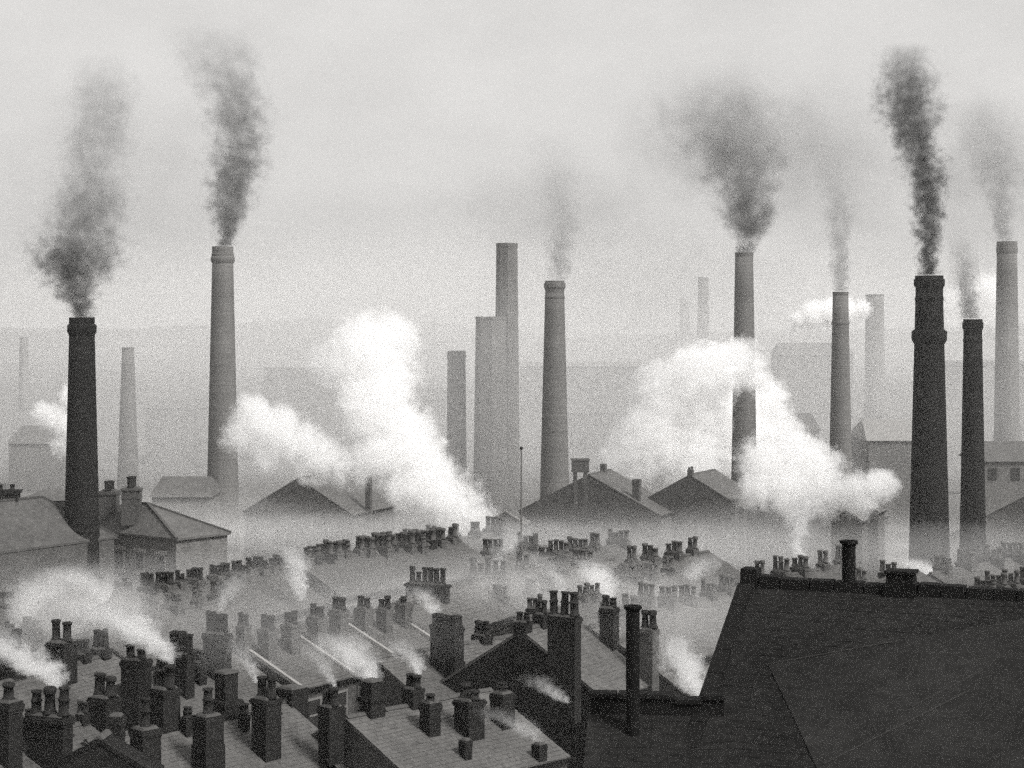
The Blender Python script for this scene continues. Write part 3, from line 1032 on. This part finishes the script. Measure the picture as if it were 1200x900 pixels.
# flagpole
d = 118
fp = thing('flagpole', 'thin dark flagpole before the twin grey chimneys', 'flagpole', (P(611, 640, d).x, d, 0))
z1 = P(611, 525, d).z
q = MB()
q.lathe([(.075, 0), (.05, z1 - .1)], 8)
q.build('pole', 'mill_brick_mid', fp)
q = MB()
q.lathe([(.05, z1 - .1), (.1, z1 - .03), (.1, z1 + .03), (.03, z1 + .1)], 8)
q.build('finial', 'iron', fp)


# ------------------------------------------------------------------ far works and houses, faint in the smoke
def far_block(px0, px1, y_top, d, depth, label, h_ridge=0.0, wall='mill_brick_mid', roof='slate', name='far_mill', cat='mill', yaw=0.0, flat=False):
    c = P((px0 + px1) / 2, y_top, d)
    w = (px1 - px0) * d / FPX / 2
    t = thing(name, label, cat, (c.x, d, 0), yaw)
    zt = max(c.z, 3)
    q = MB()
    q.box(-w, w, 0, depth, ground_z(d) - .3, zt - h_ridge)
    q.build('wall', wall, t)
    q = MB()
    e = .4
    if flat:
        q.box(-w - e, w + e, -e, depth + e, zt - h_ridge + .005, zt)
    else:
        za = zt - h_ridge
        q.poly([(-w - e, -e, za), (w + e, -e, za), (w + e, depth + e, za), (-w - e, depth + e, za), (-w + e, depth / 2, zt), (w - e, depth / 2, zt)],
               [(0, 1, 5, 4), (1, 2, 5), (2, 3, 4, 5), (3, 0, 4), (3, 2, 1, 0)])
    q.build('roof', roof, t)
    nf = max(1, int((zt - h_ridge) / 4)) if d < 290 else 0
    nw = max(2, int(w * 2 / 3.2))
    for f in range(nf):
        for i in range(nw):
            x = -w + (i + .5) * 2 * w / nw
            z = (zt - h_ridge) - 2.6 - f * 4
            if z < .5:
                continue
            m = MB()
            m.box(x - .6, x + .6, -.12, .05, z, z + 1.7)
            m.build('window', 'glass_dark', t)
    return t


far_block(1018, 1110, 494, 300, 16, 'long low mill with a pale roof left of the dark thick chimney', 3.0, roof='pale_stone')
far_block(1105, 1220, 424, 430, 20, 'faint flat-topped mill behind the two dark right chimneys', .6, flat=True)
far_block(170, 235, 468, 430, 18, 'faint mill block right of the slim pale chimney', 2.0)
far_block(610, 800, 424, 620, 22, 'long faint mill with a pale roof line behind the grey chimney', 1.5, roof='pale_stone', flat=True)
far_block(300, 402, 432, 440, 24, 'faint peaked mill above the left steam', 14)
far_block(915, 1000, 402, 640, 24, 'faint mill block behind the slim grey chimney', 4)
far_block(770, 860, 396, 900, 26, 'ghostly long mill in the far smoke behind the centre', 5, flat=True)
far_block(10, 75, 520, 360, 16, 'faint mill left of the black chimney', 3)
far_block(915, 960, 486, 360, 14, 'faint small mill beside the right steam', 3)
far_block(178, 244, 566, 240, 10, 'low shed between the hipped house and collared chimney', 2.2)
far_block(660, 760, 470, 480, 14, 'faint mill row right of the grey tapering chimney', 3)
far_block(450, 520, 455, 500, 16, 'faint mill left of the short grey chimney', 3)
far_block(1150, 1230, 520, 270, 12, 'faint long shed beyond the slender dark chimney', 2.5)


# ------------------------------------------------------------------ smoke, steam and haze
def vol_mat(name, color, density, aniso=0.2):
    m = bpy.data.materials.new(name)
    m.use_nodes = True
    n, l = m.node_tree.nodes, m.node_tree.links
    n.clear()
    o = n.new('ShaderNodeOutputMaterial')
    v = n.new('ShaderNodeVolumePrincipled')
    v.inputs['Color'].default_value = color
    v.inputs['Density'].default_value = density
    v.inputs['Anisotropy'].default_value = aniso
    l.new(v.outputs[0], o.inputs['Volume'])
    return m, n, l, v


def math_node(n, l, op, a, b=None, c=None, clamp=False):
    q = n.new('ShaderNodeMath')
    q.operation = op
    q.use_clamp = clamp
    for i, x in enumerate((a, b, c)):
        if x is None:
            continue
        if isinstance(x, (int, float)):
            q.inputs[i].default_value = x
        else:
            l.new(x, q.inputs[i])
    return q.outputs[0]


def noise_node(n, l, vec, scale, detail=4, rough=0.6):
    t = n.new('ShaderNodeTexNoise')
    t.inputs['Scale'].default_value = scale
    t.inputs['Detail'].default_value = detail
    t.inputs['Roughness'].default_value = rough
    l.new(vec, t.inputs['Vector'])
    return t


def smoke_plume(knots, d, label, color=0.06, density=0.6, name='smoke_plume', cat='smoke', nz=1.3, seed=0.0, warm=0.0, aniso=0.2, group='dark smoke plumes'):
    """knots: (px, py, radius_px, strength) from the chimney mouth upwards; a curved column of smoke at distance d"""
    k = d / FPX
    pts = [(P(px, py, d), r * k, s) for px, py, r, s in knots]
    o = pts[0][0]
    H = pts[-1][0].z - o.z
    rmax = max(p[1] for p in pts)
    off = max(max(abs(p[0].x - o.x) for p in pts), .5)
    mb = MB()
    n = 14
    i0 = 0
    rings = []
    for p, r, s in pts:
        rings.append((p.x - o.x, p.z - o.z, r * 1.5))
    for j, (cx, z, r) in enumerate(rings):
        for q in range(n):
            a = 2 * math.pi * q / n
            mb.v.append(Vector((cx + r * math.cos(a), r * math.sin(a), z)))
    for j in range(len(rings) - 1):
        for q in range(n):
            a, b = j * n + q, j * n + (q + 1) % n
            mb.f.append((a, b, b + n, a + n))
    mb.f.append(tuple(reversed(range(n))))
    mb.f.append(tuple((len(rings) - 1) * n + q for q in range(n)))
    m, nn, l, v = vol_mat('smoke', G(color), 1.0, aniso)
    tc = nn.new('ShaderNodeTexCoord')
    sh = nn.new('ShaderNodeVectorMath')
    sh.operation = 'ADD'
    l.new(tc.outputs['Object'], sh.inputs[0])
    sh.inputs[1].default_value = (seed * 13.1, seed * 7.7, seed * 3.3)
    sc = 1.0 / rmax * nz
    big = noise_node(nn, l, sh.outputs[0], sc * 1.2, 5, 0.62)
    # warp the position so the column billows
    wsub = nn.new('ShaderNodeVectorMath')
    wsub.operation = 'SUBTRACT'
    l.new(big.outputs['Color'], wsub.inputs[0])
    wsub.inputs[1].default_value = (.5, .5, .5)
    sep0 = nn.new('ShaderNodeSeparateXYZ')
    l.new(tc.outputs['Object'], sep0.inputs[0])
    h = math_node(nn, l, 'DIVIDE', sep0.outputs[2], H, clamp=True)
    ramp = nn.new('ShaderNodeValToRGB')
    el = ramp.color_ramp.elements
    while len(el) > 1:
        el.remove(el[-1])
    for i, (p, r, s) in enumerate(pts):
        pos = (p.z - o.z) / H
        e = el[0] if i == 0 else el.new(pos)
        e.position = pos
        e.color = ((p.x - o.x) / off * .5 + .5, r / rmax, s, 1)
    ramp.color_ramp.interpolation = 'B_SPLINE' if False else 'LINEAR'
    l.new(h, ramp.inputs[0])
    sc3 = nn.new('ShaderNodeSeparateColor')
    l.new(ramp.outputs[0], sc3.inputs[0])
    cx = math_node(nn, l, 'MULTIPLY_ADD', sc3.outputs[0], 2 * off, -off)
    rad = math_node(nn, l, 'MULTIPLY', sc3.outputs[1], rmax)
    wsp = nn.new('ShaderNodeSeparateXYZ')
    l.new(wsub.outputs[0], wsp.inputs[0])
    wx = math_node(nn, l, 'MULTIPLY', wsp.outputs[0], rad)
    wy = math_node(nn, l, 'MULTIPLY', wsp.outputs[1], rad)
    dx = math_node(nn, l, 'SUBTRACT', sep0.outputs[0], cx)
    dx = math_node(nn, l, 'MULTIPLY_ADD', wx, 2.0, dx)
    dy = math_node(nn, l, 'MULTIPLY_ADD', wy, 2.0, sep0.outputs[1])
    rr = math_node(nn, l, 'SQRT', math_node(nn, l, 'ADD', math_node(nn, l, 'MULTIPLY', dx, dx), math_node(nn, l, 'MULTIPLY', dy, dy)))
    q = math_node(nn, l, 'SUBTRACT', 1.0, math_node(nn, l, 'DIVIDE', rr, rad))
    fine = noise_node(nn, l, sh.outputs[0], sc * 3.4, 5, 0.68)
    q = math_node(nn, l, 'ADD', q, math_node(nn, l, 'MULTIPLY_ADD', fine.outputs[0], 2.8, -1.45))
    q = math_node(nn, l, 'MULTIPLY', q, 1.3, clamp=True)
    q = math_node(nn, l, 'MULTIPLY', q, sc3.outputs[2])
    # thinner per metre where the column is wider
    q = math_node(nn, l, 'DIVIDE', q, rad)
    q = math_node(nn, l, 'MULTIPLY', q, density)
    l.new(q, v.inputs['Density'])
    me = bpy.data.meshes.new(name)
    me.from_pydata([tuple(p) for p in mb.v], [], mb.f)
    me.materials.append(m)
    ob = link(name, me, None, o)
    tag(ob, label, cat, group)
    return ob


def puff(px, py, d, rx, rz, label, dens=1.5, ry=None, color=0.97, name='steam_puff', cat='steam', nz=2.2, tilt=0, seed=0.0, kind=None, group=None, hard=1.6, lo=-1.0, nmix=1.8, aniso=0.05, stretch=1.0):
    """soft ellipsoid of smoke or steam, radii in photo pixels at distance d; dens is the optical depth across"""
    k = d / FPX
    bm = bmesh.new()
    bmesh.ops.create_icosphere(bm, subdivisions=3, radius=1)
    me = bpy.data.meshes.new(name)
    bm.to_mesh(me)
    bm.free()
    ob = link(name, me, None, P(px, py, d))
    ryy = (ry if ry is not None else min(rx, rz) * 1.1 * k)
    ob.scale = (rx * k, ryy, rz * k)
    ob.rotation_euler = (0, R(tilt), 0)
    m, nn, l, v = vol_mat('steam', G(color, 0.004), 1.0, aniso)
    tc = nn.new('ShaderNodeTexCoord')
    mp = nn.new('ShaderNodeMapping')
    ref = min(rx, rz) * k
    mp.inputs['Scale'].default_value = (rx * k / ref * stretch, ryy / ref, rz * k / ref)
    mp.inputs['Location'].default_value = (seed * 5.3 + px * .013, seed * 2.1, seed * 9.7 + py * .017)
    l.new(tc.outputs['Object'], mp.inputs[0])
    ln = nn.new('ShaderNodeVectorMath')
    ln.operation = 'LENGTH'
    l.new(tc.outputs['Object'], ln.inputs[0])
    no = noise_node(nn, l, mp.outputs[0], nz * .8, 5, 0.62)
    q = math_node(nn, l, 'SUBTRACT', 1.0, ln.outputs['Value'], clamp=True)
    q = math_node(nn, l, 'ADD', math_node(nn, l, 'MULTIPLY', q, 1.3), math_node(nn, l, 'MULTIPLY_ADD', no.outputs[0], nmix, lo))
    edge = math_node(nn, l, 'MULTIPLY', math_node(nn, l, 'SUBTRACT', 1.0, ln.outputs['Value'], clamp=True), 4.0, clamp=True)
    q = math_node(nn, l, 'MULTIPLY', q, hard, clamp=True)
    q = math_node(nn, l, 'MULTIPLY', q, edge)
    q = math_node(nn, l, 'MULTIPLY', q, dens / (2 * ryy))
    l.new(q, v.inputs['Density'])
    me.materials.append(m)
    tag(ob, label, cat, group, kind)
    return ob


def steam_cloud(blobs, label, dens=0.5, seed=0, vox=0.55, fill=0.0, name='steam_cloud', cat='steam'):
    """cauliflower cloud: overlapping balls (px, py, radius_px, distance) fused into one billowing hull, filled with white vapour"""
    bm = bmesh.new()
    for px, py, r, d in blobs:
        c = P(px, py, d)
        bmesh.ops.create_icosphere(bm, subdivisions=3, radius=r * d / FPX * 1.4, matrix=Matrix.Translation(c))
    me = bpy.data.meshes.new('tmp')
    bm.to_mesh(me)
    bm.free()
    tmp = bpy.data.objects.new('tmp', me)
    COL.objects.link(tmp)
    md = tmp.modifiers.new('r', 'REMESH')
    md.mode = 'VOXEL'
    md.voxel_size = vox
    dg = bpy.context.evaluated_depsgraph_get()
    me2 = bpy.data.meshes.new_from_object(tmp.evaluated_get(dg))
    bpy.data.objects.remove(tmp)
    c0 = sum((P(*b[:2], b[3]) for b in blobs), Vector()) / len(blobs)
    rm = sum(b[2] * b[3] / FPX for b in blobs) / len(blobs)
    for q in me2.vertices:
        q.co -= c0
    me2.materials.clear()
    m, nn, l, vv = vol_mat('steam', G(0.988, 0.001), 1.0, 0.0)
    tc = nn.new('ShaderNodeTexCoord')
    sh = nn.new('ShaderNodeVectorMath')
    sh.operation = 'ADD'
    l.new(tc.outputs['Object'], sh.inputs[0])
    sh.inputs[1].default_value = (seed * 11.3, seed * 5.9, seed * 3.7)
    warp = noise_node(nn, l, sh.outputs[0], 0.85 / rm, 4, .6)
    ws = nn.new('ShaderNodeVectorMath')
    ws.operation = 'SUBTRACT'
    l.new(warp.outputs['Color'], ws.inputs[0])
    ws.inputs[1].default_value = (.5, .5, .5)
    wv = nn.new('ShaderNodeVectorMath')
    wv.operation = 'SCALE'
    l.new(ws.outputs[0], wv.inputs[0])
    wv.inputs['Scale'].default_value = rm * 1.5
    wp = nn.new('ShaderNodeVectorMath')
    wp.operation = 'ADD'
    l.new(tc.outputs['Object'], wp.inputs[0])
    l.new(wv.outputs[0], wp.inputs[1])
    f = None
    for px, py, r, d in blobs:
        c = P(px, py, d) - c0
        ds = nn.new('ShaderNodeVectorMath')
        ds.operation = 'DISTANCE'
        l.new(wp.outputs[0], ds.inputs[0])
        ds.inputs[1].default_value = c
        g_ = math_node(nn, l, 'MULTIPLY_ADD', ds.outputs['Value'], -1.0 / (r * d / FPX), 1.0)
        f = g_ if f is None else math_node(nn, l, 'SMOOTH_MAX', f, g_, 0.25)
    fine = noise_node(nn, l, sh.outputs[0], 2.6 / rm, 6, .68)
    q = math_node(nn, l, 'ADD', f, math_node(nn, l, 'MULTIPLY_ADD', fine.outputs[0], 2.0, -.92 + fill))
    q = math_node(nn, l, 'MULTIPLY', q, 1.5, clamp=True)
    q = math_node(nn, l, 'MULTIPLY', q, dens)
    l.new(q, vv.inputs['Density'])
    me2.materials.append(m)
    me2.name = name
    ob = link(name, me2, None, c0)
    tag(ob, label, cat, 'white steam clouds')
    return ob


smoke_plume([(96, 373, 14, 1), (91, 356, 22, 1), (86, 335, 34, 1), (86, 305, 56, .95), (94, 272, 58, .6), (106, 235, 48, .36), (112, 180, 44, .26), (118, 120, 40, .2), (122, 60, 40, 0)], 120.5,
            'dark smoke spreading from the nearly black left chimney', density=1.9, seed=1)
smoke_plume([(262, 288, 12, .8), (266, 265, 19, .9), (271, 235, 30, .9), (278, 195, 40, .85), (282, 160, 40, .65), (274, 115, 42, .45), (262, 70, 56, .25), (250, 30, 60, 0)], 265,
            'grey smoke column from the tall collared chimney', density=1.8, seed=2, color=.1)
smoke_plume([(652, 328, 11, .35), (655, 310, 18, .4), (657, 285, 22, .35), (658, 245, 28, .2), (650, 190, 36, .1), (640, 150, 40, 0)], 272,
            'thin smoke wisp from the tapering chimney right of the flagpole', density=1.2, seed=3, color=.15)
smoke_plume([(873, 296, 12, .9), (877, 275, 22, 1), (876, 250, 36, .95), (872, 220, 46, .7), (860, 185, 60, .45), (848, 145, 76, .3), (840, 100, 84, .12), (835, 70, 84, 0)], 262,
            'grey spreading smoke above the steam-crossed chimney', density=1.8, seed=4, color=.1)
smoke_plume([(985, 341, 9, .6), (985, 325, 12, .6), (984, 300, 14, .5), (983, 265, 18, .35), (978, 215, 26, .2), (970, 160, 36, 0)], 255,
            'thin speckled smoke from the slim grey chimney', density=1.1, seed=5, color=.12)
smoke_plume([(1087, 322, 13, 1), (1088, 300, 15, .9), (1087, 270, 19, .9), (1090, 240, 24, 1), (1086, 205, 27, .85), (1075, 170, 30, .8), (1066, 130, 40, .75), (1063, 95, 40, .55), (1060, 70, 34, .3), (1058, 50, 26, 0)], 150,
            'thick black smoke column from the thick dark chimney', density=2.3, seed=6, color=.03)
smoke_plume([(1137, 373, 11, .7), (1134, 355, 16, .7), (1132, 330, 18, .5), (1128, 300, 18, .25), (1125, 270, 20, 0)], 165,
            'small grey smoke puff over the slender dark chimney', density=1.4, seed=7, color=.1)
smoke_plume([(1178, 282, 11, .7), (1174, 262, 14, .7), (1172, 235, 22, .5), (1166, 195, 36, .4), (1155, 150, 48, .2), (1150, 110, 52, 0)], 350,
            'thin grey smoke over the far right hazy chimney', density=1.2, seed=8, color=.15)

steam_cloud([(430, 408, 44, 180), (400, 430, 34, 180), (455, 440, 40, 180), (462, 395, 30, 182), (440, 475, 46, 178), (470, 505, 40, 178), (455, 530, 38, 177), (490, 545, 40, 176),
             (510, 575, 40, 174), (540, 595, 34, 172), (560, 612, 24, 171), (475, 575, 30, 175), (300, 490, 26, 178), (325, 505, 32, 178), (350, 520, 32, 178), (285, 510, 24, 178),
             (375, 535, 30, 177), (400, 545, 26, 177), (315, 535, 24, 178), (430, 545, 28, 177)], 'great white steam cloud drifting left of the paired grey chimneys', dens=.85, seed=1, vox=.5)
steam_cloud([(865, 422, 26, 250), (846, 432, 30, 250), (884, 440, 22, 250), (820, 446, 36, 251), (795, 476, 38, 252), (822, 488, 30, 252), (772, 512, 40, 252), (806, 528, 38, 252), (748, 538, 30, 252), (724, 548, 20, 252)], 'great white steam cloud crossing the front of the grey chimney', dens=.8, seed=2, fill=.1, vox=.5)
steam_cloud([(815, 445, 36, 275), (790, 470, 42, 275), (830, 480, 48, 275), (800, 515, 50, 275), (765, 520, 40, 275), (740, 540, 30, 275),
             (850, 520, 46, 276), (800, 560, 40, 275), (720, 548, 18, 275), (890, 470, 28, 276), (905, 505, 28, 276)], 'great white steam cloud rising behind the grey chimney', dens=1.0, seed=9, fill=.2, vox=.6)
steam_cloud([(900, 545, 36, 178), (935, 535, 34, 178), (955, 555, 34, 177), (925, 575, 34, 176), (965, 580, 28, 176), (1000, 575, 26, 174), (1025, 570, 22, 174), (1040, 565, 14, 174), (1010, 590, 18, 173), (890, 575, 26, 176)],
            'low white steam cloud left of the thick dark chimney', dens=.95, seed=3, vox=.5)
steam_cloud([(1010, 362, 12, 300), (992, 364, 15, 300), (972, 366, 17, 300), (953, 369, 16, 300), (936, 375, 11, 300), (926, 384, 7, 300), (920, 391, 4, 300)], 'white steam streak behind the top of the slim grey chimney', dens=2.2, seed=4, vox=.4)
steam_cloud([(82, 500, 22, 200), (62, 490, 18, 200), (48, 482, 12, 200), (84, 465, 16, 200), (72, 520, 14, 200)], 'white steam puff half behind the nearly black chimney', dens=1.3, seed=5, vox=.4)
steam_cloud([(1160, 345, 26, 420), (1150, 370, 22, 420), (1118, 355, 20, 420), (1110, 375, 16, 420), (1165, 375, 18, 420)], 'pale steam behind the slender dark chimney', dens=.5, seed=6, vox=.7)

# smoke thinning out high over the works
for i, (px, py, d, rx, rz, dens) in enumerate(((850, 170, 300, 150, 90, 0.77), (640, 250, 320, 150, 70, 0.41), (960, 190, 280, 150, 120, 0.55), (1150, 200, 300, 110, 110, 0.63), (150, 200, 300, 190, 130, 0.33), (760, 330, 340, 260, 70, 0.30))):
    puff(px, py, d, rx, rz, 'thin dark smoke thinning out high over the works', dens, ry=9, color=.25, name='drifting_smoke', cat='smoke', seed=i + 60, kind='stuff', hard=1.0, lo=-1.35, nmix=2.8, nz=3.0)

# roof-level chimney smoke
WISPS = [
    ([(66, 806, 8, .4), (60, 796, 18, .6), (44, 784, 30, .9), (22, 770, 38, .7), (-6, 752, 46, .35), (-30, 732, 50, 0)], 62, 'white chimney smoke drifting left from the broad stack at lower left', 4),
    ([(203, 778, 7, .4), (194, 767, 16, .6), (177, 752, 26, .9), (156, 738, 32, .7), (128, 720, 40, .4), (98, 700, 48, 0)], 68, 'white chimney smoke curling up left of the tall many-pot stack', 4),
    ([(437, 800, 10, 1), (430, 787, 22, 1), (418, 774, 28, .8), (404, 760, 34, .5), (390, 740, 40, 0)], 67, 'white smoke behind the twin-pot corner stack', 2.6),
    ([(491, 790, 5, .6), (488, 780, 12, .7), (478, 766, 18, .4), (464, 748, 24, 0)], 69, 'tiny white wisp over the short black stack with two pots', 2.6),
    ([(712, 702, 7, 1), (708, 692, 17, 1), (703, 680, 22, .9), (696, 668, 22, .4), (688, 655, 22, 0)], 99, 'round white puff right of the three-pot stack', 3.5),
    ([(511, 722, 5, .6), (507, 713, 12, .7), (498, 701, 18, .4), (486, 686, 22, 0)], 84, 'tiny white wisp below the six-pot stack', 2.5),
    ([(1098, 684, 7, 1), (1090, 674, 15, 1), (1078, 664, 20, .7), (1060, 654, 24, 0)], 118, 'white puff right of the squat stack on the black roof', 3.5),
    ([(822, 818, 12, 1), (812, 800, 24, 1), (802, 782, 28, .9), (795, 762, 26, .5), (788, 742, 24, 0)], 72, 'white smoke in the gap beside the big black gable', 2.8),
    ([(664, 824, 5, .5), (655, 817, 12, .6), (640, 806, 19, .4), (622, 790, 25, 0)], 59, 'small white wisp before the dark gabled house', 1.5),
    ([(352, 704, 6, .9), (350, 682, 13, .9), (346, 660, 17, .6), (340, 638, 20, 0)], 97, 'white smoke rising between the left middle terraces', 2.2),
    ([(938, 664, 5, .9), (933, 640, 11, .9), (936, 615, 18, .7), (946, 592, 26, .5), (952, 570, 30, 0)], 112, 'white smoke column over the faint right terrace', 2.0),
    ([(800, 690, 8, .8), (808, 678, 18, .8), (820, 664, 24, .5), (838, 648, 28, 0)], 108, 'white smoke over the pale terrace beside the black roof', 2.2),
    ([(20, 735, 8, .7), (30, 712, 22, .7), (50, 690, 36, .5), (80, 664, 46, 0)], 90, 'broad white smoke rising past the left mill wall', 2.0),
    ([(130, 712, 8, .8), (118, 696, 22, .8), (98, 680, 34, .5), (70, 662, 44, 0)], 95, 'broad white smoke left of the hipped house windows', 2.0),
    ([(300, 800, 4, .6), (296, 786, 9, .5), (286, 768, 14, .3), (270, 748, 20, 0)], 64, 'faint wisp from the twin-pot black stack on the near roof', 1.6),
    ([(392, 806, 4, .6), (386, 792, 9, .5), (374, 772, 15, .3), (360, 752, 20, 0)], 63, 'faint wisp from the twin-pot corner stack', 1.6),
    ([(576, 672, 6, .7), (584, 655, 14, .6), (598, 636, 22, .4), (612, 612, 28, 0)], 104, 'faint smoke over the five-pot stack beneath the flagpole', 1.6),
    ([(660, 694, 5, .5), (655, 680, 11, .5), (642, 664, 18, .3), (625, 644, 26, 0)], 74, 'faint smoke trailing left from the big three-pot stack', 1.4),
    ([(258, 716, 6, .6), (262, 702, 12, .5), (272, 686, 20, .3), (288, 664, 28, 0)], 74, 'faint smoke over the tall many-pot stack', 1.5),
    ([(631, 868, 8, .4), (618, 858, 18, .5), (598, 846, 26, .35), (572, 828, 32, 0)], 58.5, 'faint smoke low on the sunlit slate slope', 1.3),
]
for i, (kn, d, lab, dens) in enumerate(WISPS):
    smoke_plume(kn, d, lab, color=.965, density=dens * .75, name='chimney_smoke', seed=i + 30.5, group='white smoke over the roofs', nz=1.1)

# smoke lying in the streets and between the mills
for i, (px, py, d, rx, rz, ry, dens) in enumerate((
        (95, 712, 84, 115, 54, 5, 1.35),
        (120, 680, 108, 330, 40, 5, .2),
        (300, 740, 72, 300, 60, 2.5, .28),
        (380, 690, 97, 420, 60, 5, .36),
        (820, 720, 84, 170, 60, 4, .4),
        (640, 690, 100, 260, 50, 4, .5),
        (430, 624, 128, 340, 26, 6, .75),
        (760, 645, 124, 320, 40, 6, .55),
        (1080, 650, 112, 260, 44, 6, .45),
        (600, 700, 100, 300, 36, 5, .45),
        (330, 720, 86, 220, 40, 5, .22),
        (760, 730, 80, 130, 50, 5, .35),
        (200, 620, 150, 260, 50, 10, .6))):
    puff(px, py, d, rx, rz, 'thin smoke lying between the roofs', dens, ry=ry, name='street_smoke', cat='smoke', seed=i + 20, kind='stuff', hard=1.0, lo=-.95, nmix=2.2, nz=1.6)
for i, (px, py, d, rx, rz, ry, dens) in enumerate((
        (600, 480, 305, 1300, 200, 16, .5),
        (600, 395, 800, 1100, 150, 70, 1.4),
        (120, 640, 196, 330, 60, 11, .28),
        (430, 650, 194, 260, 62, 9, .28),
        (700, 650, 197, 300, 66, 10, .4),
        (930, 640, 192, 240, 64, 10, .5),
        (1160, 652, 195, 260, 60, 10, .55),
        (600, 470, 390, 1100, 210, 30, .85))):
    puff(px, py, d, rx, rz, 'bank of town smoke lying among the mills and chimneys', dens, ry=ry, color=.9, name='town_smoke', cat='smoke', seed=i + 40, kind='stuff', hard=1.0, lo=-.55, nmix=1.5, nz=2.2)

m, nn, l, v = vol_mat('haze', (0.985, 0.98, 0.97, 1), 0.00033, 0.3)
q = MB()
q.box(-2700, 2700, -260, 3060, -10.0, 75.0)
me = bpy.data.meshes.new('haze')
me.from_pydata([tuple(p) for p in q.v], [], q.f)
me.materials.append(m)
hz = link('haze', me)
tag(hz, 'grey industrial haze filling the whole air', 'haze', None, 'stuff')
